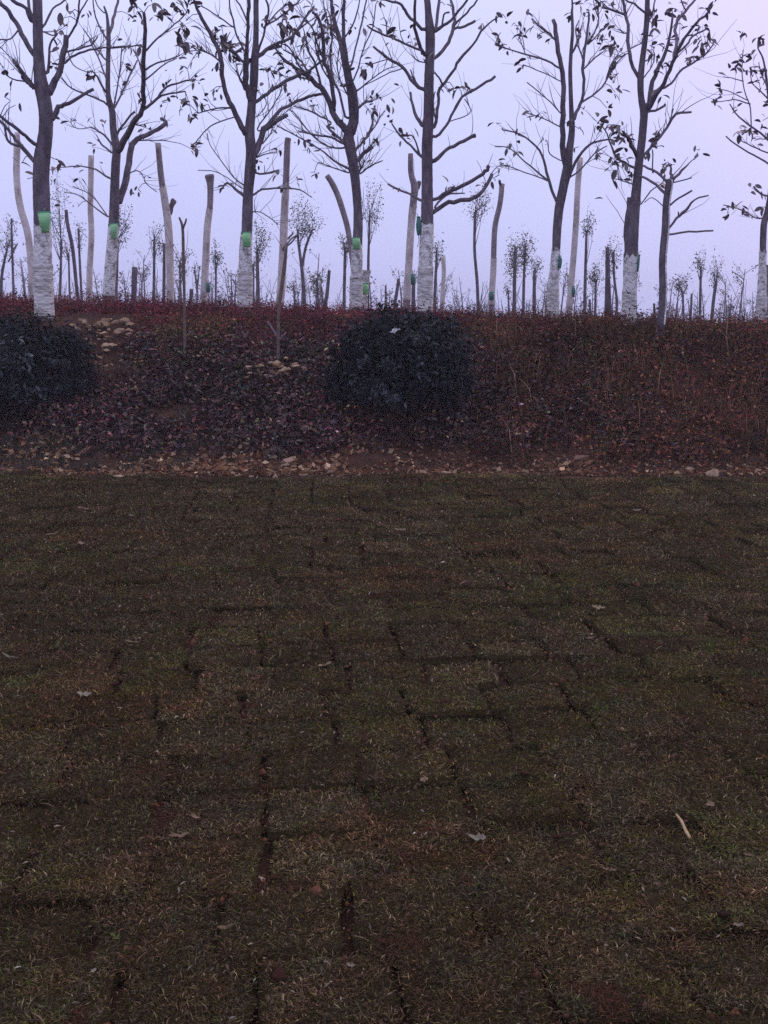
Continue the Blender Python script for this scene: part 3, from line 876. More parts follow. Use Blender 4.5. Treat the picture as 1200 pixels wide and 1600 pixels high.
    if cm_.v or spots:
        if not cm_.v: cm_.add(*tube([ends[0][0], ends[0][0] + Vector((0, 0, .05))], [.004, .003], 4))
        crown = cm_.build('crown', M['twig'], root, org=org)
        crown['kind'] = 'stuff'
        for c, n, s in spots:
            for k in range(n):
                d = Vector((rn.gauss(0, 1), rn.gauss(0, 1), rn.gauss(-.25, .8))).normalized()
                o = link('leaf', LEAF[rn.randrange(6)], crown)
                L = rn.uniform(*leafsize) * s
                rot = d.to_track_quat('Y', 'Z') @ Quaternion((0, 1, 0), rn.uniform(-1, 1))
                j = Vector((rn.gauss(0, 1), rn.gauss(0, 1), rn.gauss(0, 1))) * .026 * (1 + n * .09)
                o.rotation_mode = 'QUATERNION'; o.rotation_quaternion = rot
                o.location = c + j - org; o.scale = (L, L, L)
    return root

def sh(l, dx): return [(t[0] + dx,) + tuple(t[1:]) for t in l]
GW = 'trees with white trunk bases along the top of the bank'
O1, O2, O3, O4 = 0, 280, 570, 880

tree('bank_tree', 'thick curved dark tree with whitewashed base and bright green bag, leftmost', 'tree', GW, O1, 13.3,
     [(215, 1530, 82), (210, 1400, 82), (205, 1280, 82), (205, 1150, 76), (203, 1050, 76), (200, 950, 76), (198, 850, 74), (203, 760, 74), (215, 680, 66), (222, 600, 62), (218, 520, 62), (203, 430, 66), (192, 360, 54), (185, 250, 46), (182, 130, 44), (180, 0, 42)],
     [[(235, 440, 36), (262, 390, 30), (290, 330, 27), (308, 250, 27), (317, 170, 24)],
      [(250, 570, 24), (275, 525, 24), (310, 505, 18), (380, 470, 14), (450, 428, 14)],
      [(160, 260, 22), (120, 190, 22), (75, 110, 20), (30, 40, 20), (0, 15, 18), (-60, -60, 14)],
      [(165, 420, 20), (110, 350, 18), (60, 280, 16)],
      [(160, 415, 22), (130, 395, 20), (108, 365, 20)],
      [(175, 695, 18), (120, 655, 16), (70, 610, 16), (30, 580, 14), (0, 555, 14), (-60, 510, 10)],
      [(160, 770, 20), (110, 710, 20), (75, 670, 16), (40, 625, 14), (0, 580, 12), (-50, 550, 10)],
      [(110, 700, 14), (60, 695, 12), (35, 670, 12), (22, 610, 10)],
      [(150, 100, 20), (125, 40, 16), (60, 0, 16), (20, -40, 12)],
      [(155, 90, 14), (140, 20, 14), (128, -40, 12)],
      [(205, 130, 10), (240, 70, 10), (255, 40, 8), (310, 0, 8)],
      [(228, 350, 16), (235, 280, 12), (240, 210, 10), (275, 165, 8)],
      [(312, 250, 10), (380, 235, 9), (440, 215, 8), (470, 175, 6)],
      [(312, 300, 12), (360, 265, 10), (430, 240, 9), (500, 230, 8), (600, 222, 6)],
      [(322, 190, 10), (360, 130, 10), (375, 80, 9), (383, 0, 8)],
      [(365, 120, 8), (390, 50, 7), (415, 10, 6), (430, -30, 5)],
      [(118, 390, 7), (60, 380, 6), (30, 360, 5), (22, 345, 4)],
      [(85, 150, 8), (60, 180, 7), (30, 192, 6), (0, 190, 6), (-40, 195, 5)],
      [(62, 285, 5), (30, 255, 4), (0, 225, 4)],
      [(205, 150, 7), (250, 170, 6), (275, 165, 5)],
      [(320, 235, 7), (350, 310, 5), (400, 340, 4), (430, 350, 4)]],
     [(45, 490, 1, 1.2), (75, 505, 1, 1.3), (105, 785, 2, 1), (130, 860, 1, 1.4), (440, 350, 4, 1), (310, 85, 1, 1.1), (265, 295, 4, 1), (255, 310, 3, 1), (275, 770, 3, .9), (285, 965, 3, .8), (250, 820, 2, .9), (340, 60, 2, 1), (320, 15, 1, 1), (50, 435, 2, .8), (275, 210, 2, 1)],
     wash=(1530, 1080), wrap=(1525, 1270), twigs=80, autoleaf=.09, seed=1)

tree('bank_tree', 'forked white-based tree with a hooked cut limb, second from the left', 'tree', GW, O1, 17.0,
     [(522, 1420, 52), (530, 1300, 50), (540, 1180, 48), (545, 1110, 47), (550, 1000, 46), (552, 900, 42), (556, 800, 40), (560, 720, 38), (545, 620, 32), (540, 540, 30), (520, 450, 22), (520, 300, 20), (522, 180, 20), (515, 80, 12), (500, 30, 8)],
     [[(570, 720, 30), (600, 670, 30), (640, 590, 26), (685, 520, 22), (690, 400, 22), (692, 250, 20), (700, 150, 18), (695, 60, 14)],
      [(572, 965, 30), (600, 890, 32), (620, 790, 30), (635, 700, 28), (680, 660, 22), (740, 630, 18), (790, 605, 20), (795, 580, 16), (772, 570, 14)],
      [(525, 170, 14), (545, 90, 14), (560, 40, 12), (575, -40, 10)],
      [(690, 530, 14), (760, 470, 12), (800, 420, 10), (870, 395, 8), (930, 380, 7)],
      [(710, 510, 12), (780, 460, 9), (890, 440, 7)],
      [(560, 650, 12), (600, 590, 10), (645, 535, 10)],
      [(550, 520, 9), (590, 440, 8), (625, 360, 8), (660, 290, 7)],
      [(545, 520, 8), (565, 420, 7), (580, 300, 6), (585, 230, 5)],
      [(535, 520, 10), (500, 490, 9), (420, 455, 8), (345, 425, 7), (295, 375, 5)],
      [(505, 440, 10), (470, 370, 9), (445, 345, 6)],
      [(515, 390, 9), (490, 320, 8), (470, 270, 7), (430, 190, 6)],
      [(510, 290, 8), (470, 240, 7), (420, 165, 6), (400, 140, 5)],
      [(545, 700, 10), (500, 650, 9), (435, 610, 7)],
      [(535, 730, 9), (500, 705, 8), (470, 670, 8)],
      [(525, 855, 10), (460, 815, 8), (390, 800, 6), (270, 805, 4)],
      [(515, 1040, 8), (440, 985, 6), (370, 935, 5), (310, 925, 4)],
      [(510, 1030, 6), (440, 940, 5), (350, 895, 4)],
      [(690, 340, 10), (740, 310, 8), (800, 290, 7), (860, 270, 6)],
      [(695, 250, 10), (750, 190, 8), (800, 150, 7), (860, 100, 6), (900, 60, 5)],
      [(690, 390, 8), (740, 350, 7), (790, 310, 6), (850, 280, 5)],
      [(610, 840, 6), (660, 820, 5), (690, 850, 4), (700, 880, 4), (755, 925, 4)],
      [(520, 230, 10), (600, 225, 7), (680, 215, 6)],
      [(520, 200, 8), (470, 110, 7), (450, 30, 6), (445, -30, 5)],
      [(690, 400, 7), (670, 300, 6), (640, 240, 5)],
      [(435, 612, 4), (380, 620, 4), (345, 600, 4), (340, 570, 3)],
      [(655, 600, 6), (690, 608, 6)], [(665, 675, 6), (740, 675, 5), (805, 678, 5)],
      [(500, 60, 6), (470, 30, 5), (455, -10, 5)]],
     [(640, 30, 7, 1.2), (780, 70, 9, 1.3), (890, 140, 8, 1.3), (930, 250, 2, 1), (865, 200, 3, 1.1), (870, 50, 5, 1.2), (665, 225, 2, 1.2), (620, 240, 4, 1.1), (605, 320, 3, 1), (895, 490, 4, 1.2), (850, 470, 2, 1), (925, 560, 3, 1), (930, 720, 4, 1.2), (440, 355, 7, 1.1), (575, 415, 2, 1.1), (595, 420, 1, 1.2), (665, 455, 2, 1), (615, 910, 2, 1), (665, 910, 3, .9), (700, 855, 2, .9), (390, 795, 1, 1.1), (375, 995, 3, .8), (355, 575, 1, 1), (860, 270, 2, 1), (900, 330, 2, 1), (735, 20, 6, 1.2), (660, 70, 5, 1.1), (845, 10, 6, 1.2), (620, 70, 3, 1)],
     wash=(1425, 1085), twigs=170, autoleaf=.12, seed=2)

tree('bank_tree', 'white-based tree with thick leaf bunches and green bag, third from the left', 'tree', GW, O2, 15.2,
     [(315, 1480, 64), (318, 1350, 64), (318, 1310, 62), (320, 1200, 56), (325, 1110, 50), (328, 1020, 50), (332, 920, 46), (342, 800, 50), (345, 720, 48), (338, 640, 46), (345, 550, 40), (350, 480, 38), (358, 400, 38), (362, 300, 38), (368, 200, 26), (370, 100, 24), (370, 0, 24)],
     [[(345, 480, 30), (322, 400, 28), (320, 300, 26), (328, 200, 16), (332, 100, 16), (332, 0, 16)],
      [(320, 640, 32), (290, 590, 26), (265, 530, 24), (235, 470, 22), (210, 390, 20), (205, 310, 22), (190, 240, 20), (150, 160, 18), (110, 90, 16), (80, 20, 12), (60, -30, 10)],
      [(358, 745, 32), (385, 690, 28), (410, 620, 28), (450, 590, 24), (520, 555, 16)],
      [(410, 620, 18), (470, 545, 16), (540, 500, 14), (620, 465, 14), (690, 450, 10)],
      [(372, 490, 16), (420, 450, 16), (480, 410, 16), (560, 370, 16), (620, 340, 12), (690, 290, 10)],
      [(385, 270, 20), (430, 230, 16), (480, 205, 14), (550, 170, 12), (610, 80, 10), (650, 30, 8)],
      [(370, 270, 12), (400, 190, 10), (415, 120, 10), (430, 50, 10), (420, 0, 9)],
      [(410, 130, 8), (500, 70, 8), (570, 10, 7), (600, -30, 6)],
      [(310, 940, 16), (270, 910, 12), (230, 880, 9), (205, 910, 5)],
      [(310, 890, 7), (260, 850, 6), (215, 790, 5), (150, 700, 4), (135, 640, 4)],
      [(245, 520, 9), (180, 520, 7), (90, 545, 5)],
      [(260, 565, 6), (170, 595, 6), (120, 635, 5), (75, 690, 5)],
      [(355, 940, 10), (400, 910, 9), (500, 905, 8), (580, 915, 6), (640, 950, 4)],
      [(355, 830, 10), (410, 835, 9), (480, 820, 8)],
      [(360, 760, 8), (420, 740, 5), (470, 735, 4)],
      [(350, 1020, 6), (390, 1020, 5), (440, 1050, 4), (475, 1080, 4)],
      [(315, 430, 9), (290, 370, 8), (270, 340, 8)],
      [(325, 100, 8), (300, 40, 8), (270, -10, 7)],
      [(325, 260, 9), (280, 180, 8), (260, 100, 8), (245, 40, 7), (240, -20, 6)],
      [(262, 130, 7), (190, 80, 6), (110, 30, 5)],
      [(200, 300, 8), (150, 260, 7), (100, 240, 5)],
      [(270, 250, 12), (230, 220, 12), (200, 200, 10)],
      [(310, 300, 12), (270, 260, 14), (220, 215, 12)],
      [(375, 620, 7), (430, 540, 6), (480, 460, 5), (495, 410, 5)],
      [(400, 690, 7), (440, 640, 6), (450, 600, 5)],
      [(375, 560, 5), (420, 500, 5), (400, 450, 4)],
      [(300, 905, 5), (190, 830, 4), (90, 818, 4)],
      [(410, 130, 7), (470, 60, 6), (520, 20, 5)], [(550, 170, 7), (600, 120, 6), (680, 70, 5)]],
     [(180, 150, 4, 1.2), (195, 185, 6, 1.2), (215, 205, 8, 1.3), (235, 225, 10, 1.3), (250, 250, 8, 1.3), (265, 270, 4, 1.2), (310, 300, 4, 1), (30, 100, 4, 1.2), (20, 200, 6, 1.3), (10, 270, 2, 1.1), (40, 330, 3, 1), (75, 245, 2, 1.1), (62, 560, 5, 1.0), (20, 490, 4, 1.2), (100, 490, 3, 1.2), (75, 470, 2, 1.2), (130, 500, 2, 1), (180, 440, 4, 1), (150, 440, 2, 1), (170, 330, 3, 1), (70, 710, 9, 1.1), (510, 70, 5, 1.2), (515, 110, 9, 1.3), (530, 150, 8, 1.2), (500, 140, 7, 1.2), (520, 20, 6, 1.1), (440, 340, 5, .9), (465, 715, 3, .9), (410, 795, 3, .9), (480, 830, 3, .9), (225, 895, 5, .9), (500, 905, 4, .9), (530, 465, 2, .9), (500, 510, 2, .9), (520, 395, 2, 1), (370, 800, 3, .8), (60, 20, 4, 1.1), (105, 30, 3, 1.1), (95, 215, 2, 1), (400, 320, 2, .8)],
     wash=(1485, 1120), wrap=(1480, 1300), twigs=190, autoleaf=.08, seed=3)

tree('bank_tree', 'densely twigged white-based tree left of the straight central tree', 'tree', GW, O2, 15.8,
     [(850, 1480, 54), (852, 1350, 54), (855, 1250, 50), (855, 1180, 48), (860, 1100, 44), (858, 1000, 40), (848, 880, 42), (835, 780, 46), (820, 700, 52), (815, 650, 48), (835, 580, 38), (828, 480, 34), (815, 400, 30), (795, 300, 26), (775, 200, 22), (750, 120, 20), (735, 40, 16), (732, 0, 14)],
     [[(800, 625, 34), (750, 560, 28), (720, 480, 26), (680, 420, 26), (620, 370, 20), (560, 330, 16), (500, 280, 12), (460, 230, 8)],
      [(745, 520, 20), (735, 400, 20), (700, 300, 18), (690, 180, 16), (670, 90, 14), (640, 60, 10)],
      [(835, 640, 26), (852, 560, 24), (845, 450, 22), (825, 380, 20), (800, 250, 18), (790, 100, 16), (790, 0, 14)],
      [(800, 560, 12), (770, 450, 11), (740, 380, 10), (725, 280, 9), (735, 150, 8), (720, 60, 7)],
      [(680, 400, 12), (650, 300, 10), (620, 240, 10), (605, 160, 8)],
      [(630, 370, 9), (590, 300, 8), (540, 260, 7), (500, 240, 6)],
      [(660, 400, 9), (610, 380, 8), (550, 370, 7), (510, 390, 5)],
      [(640, 380, 9), (580, 320, 8), (530, 230, 7), (490, 210, 5)],
      [(795, 690, 12), (730, 660, 10), (660, 650, 9), (570, 630, 6)],
      [(800, 710, 9), (720, 705, 8), (640, 650, 7), (560, 550, 6), (530, 530, 5)],
      [(790, 680, 12), (740, 640, 12), (710, 605, 10)],
      [(730, 590, 8), (680, 560, 8), (620, 530, 7), (550, 510, 6)],
      [(815, 810, 12), (740, 770, 9), (680, 720, 7), (560, 650, 6), (470, 605, 5)],
      [(815, 830, 7), (740, 805, 6), (670, 780, 5)],
      [(845, 725, 12), (885, 680, 12), (920, 630, 10), (940, 510, 9)],
      [(900, 660, 7), (940, 610, 6), (965, 560, 5)],
      [(860, 770, 20), (890, 735, 18), (932, 703, 18)],
      [(870, 820, 9), (890, 770, 7)],
      [(870, 835, 8), (920, 800, 7), (980, 770, 5)],
      [(860, 520, 12), (890, 495, 11), (930, 485, 11)],
      [(840, 450, 10), (900, 400, 6), (980, 340, 5), (1040, 320, 4)],
      [(820, 330, 9), (850, 230, 8), (880, 100, 8), (900, 0, 7)],
      [(830, 400, 8), (860, 330, 7), (880, 250, 6), (930, 130, 6), (945, 20, 5)],
      [(700, 300, 9), (660, 200, 8), (640, 130, 7), (600, 100, 5)],
      [(735, 400, 8), (690, 330, 7), (660, 250, 7), (650, 150, 6)],
      [(780, 200, 8), (830, 130, 7), (860, 40, 6), (870, -20, 5)],
      [(775, 210, 7), (720, 130, 7), (700, 50, 6), (690, -20, 5)],
      [(860, 1050, 12), (882, 1045, 16)],
      [(840, 500, 7), (790, 420, 7), (760, 330, 6), (770, 230, 5)]],
     [(680, 60, 6, 1), (700, 110, 6, 1), (740, 150, 8, 1.2), (720, 140, 6, 1.1), (665, 100, 4, 1), (690, 170, 5, 1), (830, 320, 3, .9), (880, 340, 4, 1.1), (965, 540, 4, 1), (655, 500, 4, .9), (650, 830, 4, .9), (620, 700, 3, .9), (570, 660, 3, .9), (880, 250, 1, 1), (500, 300, 5, .9), (455, 340, 4, .9), (560, 340, 3, .9), (610, 320, 3, .9), (820, 120, 4, 1), (600, 230, 4, .9), (505, 395, 2, .9), (780, 40, 5, 1), (640, 30, 4, 1), (740, 30, 4, 1), (545, 300, 4, .8), (880, 70, 3, 1), (640, 360, 3, .9), (960, 10, 3, 1)],
     wash=(1485, 1180), wrap=(1480, 1330), twigs=300, autoleaf=.22, seed=4)

tree('bank_tree', 'straight white-based tree with sparse stubby limbs behind the middle shrub', 'tree', GW, O3, 13.7,
     [(290, 1500, 64), (290, 1400, 64), (292, 1290, 63), (297, 1150, 60), (300, 1060, 58), (300, 1000, 56), (300, 900, 52), (300, 800, 50), (300, 700, 50), (305, 600, 48), (308, 500, 46), (308, 400, 44), (312, 300, 42), (315, 200, 44), (312, 130, 40), (305, 60, 30), (300, 0, 28)],
     [[(340, 1015, 20), (400, 975, 20), (480, 962, 20), (540, 940, 18), (580, 900, 16), (612, 835, 16)],
      [(338, 960, 16), (400, 925, 18), (470, 895, 18), (540, 855, 16), (580, 825, 18), (597, 800, 18)],
      [(340, 990, 10), (390, 940, 10), (440, 930, 8), (480, 930, 6)],
      [(270, 965, 14), (230, 940, 10), (170, 915, 10), (110, 885, 10)],
      [(338, 770, 20), (380, 730, 16), (430, 700, 16), (500, 665, 16), (530, 650, 20)],
      [(340, 655, 14), (390, 610, 12), (430, 530, 12), (470, 465, 12), (560, 410, 12), (628, 368, 12)],
      [(335, 610, 16), (350, 530, 14), (355, 450, 14), (372, 410, 14), (420, 350, 12), (455, 285, 14), (520, 215, 10), (560, 150, 10), (600, 110, 7), (650, 75, 5)],
      [(375, 405, 10), (355, 370, 8), (335, 350, 8)],
      [(340, 275, 16), (390, 220, 16), (420, 160, 16), (430, 100, 14), (425, 40, 12), (410, -10, 10)],
      [(430, 135, 12), (480, 125, 12), (530, 100, 12)],
      [(430, 120, 10), (490, 60, 9), (540, 0, 8)],
      [(330, 155, 20), (380, 120, 14), (430, 80, 12), (490, 0, 10)],
      [(370, 130, 8), (380, 70, 8), (405, 58, 8)],
      [(340, 140, 14), (350, 40, 14), (355, -20, 12)],
      [(285, 145, 16), (240, 110, 14), (190, 50, 14), (170, 20, 12), (110, 0, 10), (60, -30, 8)],
      [(290, 260, 18), (262, 210, 16), (240, 130, 14), (242, 0, 12)],
      [(265, 240, 11), (190, 210, 10), (130, 180, 10), (80, 165, 9), (10, 125, 8)],
      [(275, 430, 16), (220, 380, 14), (180, 320, 14), (110, 280, 12), (40, 225, 10)],
      [(270, 425, 8), (235, 380, 8), (220, 335, 6)],
      [(275, 600, 18), (240, 540, 14), (220, 445, 10)],
      [(272, 755, 14), (220, 700, 10), (170, 650, 10), (130, 595, 7)],
      [(265, 745, 8), (235, 660, 7), (205, 650, 6), (170, 650, 5)],
      [(415, 580, 5), (480, 560, 5), (510, 530, 5), (480, 475, 5)],
      [(180, 330, 6), (120, 350, 5), (60, 380, 5), (0, 410, 4)],
      [(105, 170, 6), (105, 100, 5)],
      [(285, 300, 6), (250, 290, 6), (230, 270, 5)],
      [(600, 850, 5), (640, 800, 4), (700, 795, 4)],
      [(110, 285, 5), (60, 300, 5), (10, 320, 4)],
      [(335, 560, 7), (330, 480, 6), (340, 440, 5)]],
     [(400, 430, 3, 1), (430, 425, 3, 1), (455, 430, 3, 1), (490, 435, 3, 1), (515, 440, 2, 1), (205, 660, 4, 1), (185, 650, 3, .9), (230, 670, 2, 1), (560, 115, 1, 1.3), (640, 75, 2, 1.2), (680, 90, 2, 1.2), (155, 145, 1, 1.2), (75, 95, 1, 1.2), (110, 185, 2, .9), (430, 905, 4, .9), (400, 905, 2, .9), (630, 870, 2, 1.1), (560, 880, 1, 1), (650, 785, 2, .9), (385, 25, 1, 1), (135, 575, 2, .8), (700, 795, 2, 1)],
     wash=(1505, 1075), wrap=(1500, 1280), twigs=60, autoleaf=.07, seed=5)

def z3(l): return sh(l, 954)
tree('bank_tree', 'slim white-based tree forking into parallel leaders right of the centre', 'tree', GW, O3, 15.8,
     [(905, 1530, 50), (905, 1400, 50), (912, 1290, 40), (920, 1200, 38), (925, 1100, 40), (935, 1000, 42), (955, 900, 42), (970, 830, 44), (980, 770, 36), (984, 720, 34), (994, 650, 30), (996, 590, 26), (992, 500, 20), (988, 350, 18), (992, 250, 16), (999, 150, 14), (996, 60, 12), (998, 20, 8)],
     [[(965, 790, 30), (950, 700, 26), (952, 550, 24), (956, 450, 22), (950, 350, 22), (930, 250, 20), (920, 180, 20), (912, 90, 16)],
      z3([(45, 580, 18), (65, 540, 16), (90, 480, 14), (100, 380, 14), (95, 300, 14), (110, 200, 12), (120, 120, 10), (125, 60, 8)]),
      z3([(25, 860, 14), (60, 780, 14), (110, 710, 12), (160, 680, 10), (240, 670, 7)]),
      z3([(40, 850, 8), (90, 810, 7), (150, 740, 6), (210, 700, 5)]),
      z3([(80, 500, 10), (140, 460, 9), (200, 400, 8), (240, 320, 7), (300, 260, 6)]),
      z3([(205, 390, 7), (230, 310, 6), (265, 260, 5)]),
      z3([(100, 330, 8), (140, 290, 7), (190, 250, 6)]),
      z3([(40, 260, 8), (80, 180, 7), (75, 140, 6)]),
      z3([(70, 200, 7), (60, 140, 6), (75, 100, 5)]),
      z3([(100, 310, 7), (80, 240, 7), (60, 210, 6)]),
      z3([(110, 210, 8), (150, 160, 8), (170, 90, 7), (165, 40, 6)]),
      z3([(125, 210, 6), (180, 150, 6), (215, 120, 5)]),
      [(920, 965, 14), (890, 890, 14), (868, 800, 12), (840, 720, 10), (790, 675, 8), (730, 640, 7), (665, 625, 5)],
      [(885, 870, 10), (820, 820, 8), (750, 760, 6), (690, 710, 5), (625, 705, 4)],
      [(880, 868, 7), (800, 840, 5), (720, 810, 5), (650, 790, 4)],
      [(940, 330, 9), (870, 290, 9), (790, 265, 8), (700, 240, 6), (630, 210, 5)],
      [(915, 190, 10), (870, 150, 10), (820, 110, 8), (805, 90, 6)],
      [(940, 540, 6), (870, 470, 5), (780, 395, 5)],
      [(940, 610, 6), (860, 570, 5), (780, 545, 4)],
      [(940, 390, 5), (860, 350, 5), (760, 310, 4)],
      [(940, 770, 5), (890, 740, 5), (880, 690, 4)],
      [(770, 250, 5), (750, 200, 4), (745, 170, 4)],
      [(870, 150, 5), (830, 170, 4)]],
     [(640, 190, 5, .9), (690, 235, 3, .9), (655, 155, 1, .9), (750, 175, 5, .9), (750, 125, 3, .9), (740, 650, 5, .9), (870, 680, 4, .9), (680, 710, 3, .9), (740, 745, 5, .9), (650, 780, 2, .9), (850, 545, 3, .9), (830, 170, 3, .9), (880, 210, 2, .9), (660, 625, 1, .9)] +
     z3([(235, 210, 8, 1.1), (230, 235, 7, 1.1), (165, 200, 4, .9), (240, 355, 6, 1.1), (235, 385, 5, 1.1), (250, 445, 6, 1.1), (210, 520, 5, 1), (120, 60, 5, 1), (215, 90, 4, 1.1), (100, 530, 3, 1.1), (165, 735, 6, 1), (70, 130, 5, .9), (45, 80, 3, 1), (180, 170, 3, .9), (75, 620, 3, .9), (55, 715, 3, .9), (90, 20, 3, 1), (190, 20, 4, 1), (130, 180, 3, .9)]),
     wash=(1535, 1200), wrap=(1530, 1375), twigs=110, autoleaf=.1, seed=6)

tree('bank_tree', 'leafy-topped leaning tree with short white base and split trunk foot', 'tree', GW, O4, 13.7,
     [(316, 1560, 58), (318, 1430, 58), (322, 1330, 60), (326, 1230, 66), (331, 1150, 60), (344, 1000, 48), (355, 880, 42), (365, 780, 38), (378, 680, 36), (385, 600, 36), (388, 540, 36), (375, 470, 28), (372, 380, 30), (382, 280, 26), (395, 180, 24), (403, 80, 24), (405, 0, 22)],
     [[(322, 1240, 44), (311, 1130, 40), (314, 1030, 30), (319, 945, 16)],
      [(360, 370, 16), (325, 290, 16), (312, 200, 16), (310, 120, 14), (295, 50, 14), (285, -20, 12)],
      [(300, 70, 10), (240, 50, 10), (190, 30, 9)],
      [(398, 65, 10), (340, 20, 9), (300, 0, 8)],
      [(405, 515, 26), (425, 420, 22), (455, 340, 18), (490, 260, 16), (510, 180, 12), (525, 80, 10)],
      [(410, 525, 26), (450, 450, 22), (500, 370, 18), (540, 270, 18), (580, 190, 14), (640, 110, 12), (700, 60, 10)],
      [(540, 265, 12), (590, 220, 10), (630, 170, 9), (690, 140, 7)],
      [(530, 280, 14), (545, 200, 14), (540, 120, 14), (590, 50, 12), (635, 0, 10)],
      [(475, 425, 12), (520, 400, 10), (560, 345, 10), (610, 310, 9), (680, 265, 8), (720, 215, 6)],
      [(400, 540, 12), (460, 525, 11), (492, 500, 11)],
      [(385, 750, 14), (440, 690, 12), (480, 640, 12), (540, 550, 12), (615, 540, 10)],
      [(500, 610, 7), (520, 560, 6), (530, 520, 6)],
      [(360, 760, 16), (330, 700, 20), (310, 660, 18), (270, 640, 10)],
      [(355, 810, 12), (270, 770, 11), (230, 700, 8), (210, 640, 6), (180, 600, 5)],
      [(345, 890, 6), (290, 870, 5), (265, 860, 4)],
      [(375, 980, 6), (420, 920, 6), (480, 880, 5)],
      [(390, 370, 6), (430, 310, 5), (440, 260, 5)],
      [(330, 230, 6), (370, 210, 5), (390, 190, 5)],
      [(310, 160, 5), (290, 160, 5), (280, 155, 4)],
      [(400, 760, 8), (430, 680, 7), (450, 650, 6)],
      [(405, 110, 8), (430, 60, 8), (440, 0, 7)],
      [(590, 50, 7), (570, 10, 6), (560, -20, 5)],
      [(300, 260, 5), (250, 290, 5), (240, 320, 4)],
      [(270, 780, 6), (245, 790, 5), (225, 800, 4)], [(260, 790, 6), (265, 840, 5)]],
     [(430, 270, 5, 1.1), (420, 240, 3, 1), (500, 220, 5, 1), (680, 200, 7, 1.1), (655, 195, 5, 1.1), (720, 190, 3, 1), (620, 280, 5, 1.1), (590, 290, 3, 1), (190, 590, 6, 1.1), (175, 610, 4, 1), (235, 600, 3, 1), (275, 640, 9, 1.2), (260, 660, 7, 1.1), (305, 655, 7, 1.1), (440, 650, 7, 1.1), (430, 690, 5, 1.1), (275, 765, 8, 1.1), (250, 750, 4, 1), (315, 825, 5, 1), (265, 865, 4, 1), (495, 790, 4, 1), (430, 90, 4, 1.1), (430, 120, 3, 1.1), (490, 60, 4, 1), (520, 40, 4, 1), (440, 50, 5, 1.1), (690, 45, 4, 1.1), (725, 20, 3, 1.1), (480, 420, 2, 1), (560, 60, 3, 1), (470, 300, 4, .9), (440, 340, 4, .9), (510, 190, 4, .9), (190, 25, 5, 1), (235, 780, 3, 1), (455, 705, 3, 1), (500, 310, 2, .9), (580, 130, 2, .9)],
     wash=(1565, 1225), wrap=(1560, 1400), twigs=110, autoleaf=.1, seed=7, flat=(0,))

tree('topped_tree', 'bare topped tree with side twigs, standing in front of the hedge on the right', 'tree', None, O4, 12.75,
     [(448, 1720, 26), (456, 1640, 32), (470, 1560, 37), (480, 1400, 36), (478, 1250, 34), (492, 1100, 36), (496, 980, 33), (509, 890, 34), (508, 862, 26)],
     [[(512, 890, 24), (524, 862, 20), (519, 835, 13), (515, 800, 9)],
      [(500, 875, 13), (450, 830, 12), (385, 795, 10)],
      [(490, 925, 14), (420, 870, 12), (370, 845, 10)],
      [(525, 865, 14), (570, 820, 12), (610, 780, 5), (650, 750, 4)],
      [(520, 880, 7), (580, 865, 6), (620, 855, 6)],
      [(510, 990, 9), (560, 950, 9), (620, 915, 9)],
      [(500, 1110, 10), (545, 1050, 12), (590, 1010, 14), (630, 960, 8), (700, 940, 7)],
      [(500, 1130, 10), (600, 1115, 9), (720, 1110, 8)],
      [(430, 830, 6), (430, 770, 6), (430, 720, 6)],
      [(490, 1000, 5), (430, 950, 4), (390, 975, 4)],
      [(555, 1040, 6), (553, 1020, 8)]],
     [(640, 745, 4, .8), (500, 800, 6, .8), (490, 785, 4, .8)], twigs=3, autoleaf=.1, seed=8, cut_top=True, grow=False, streak=(.25, .97))

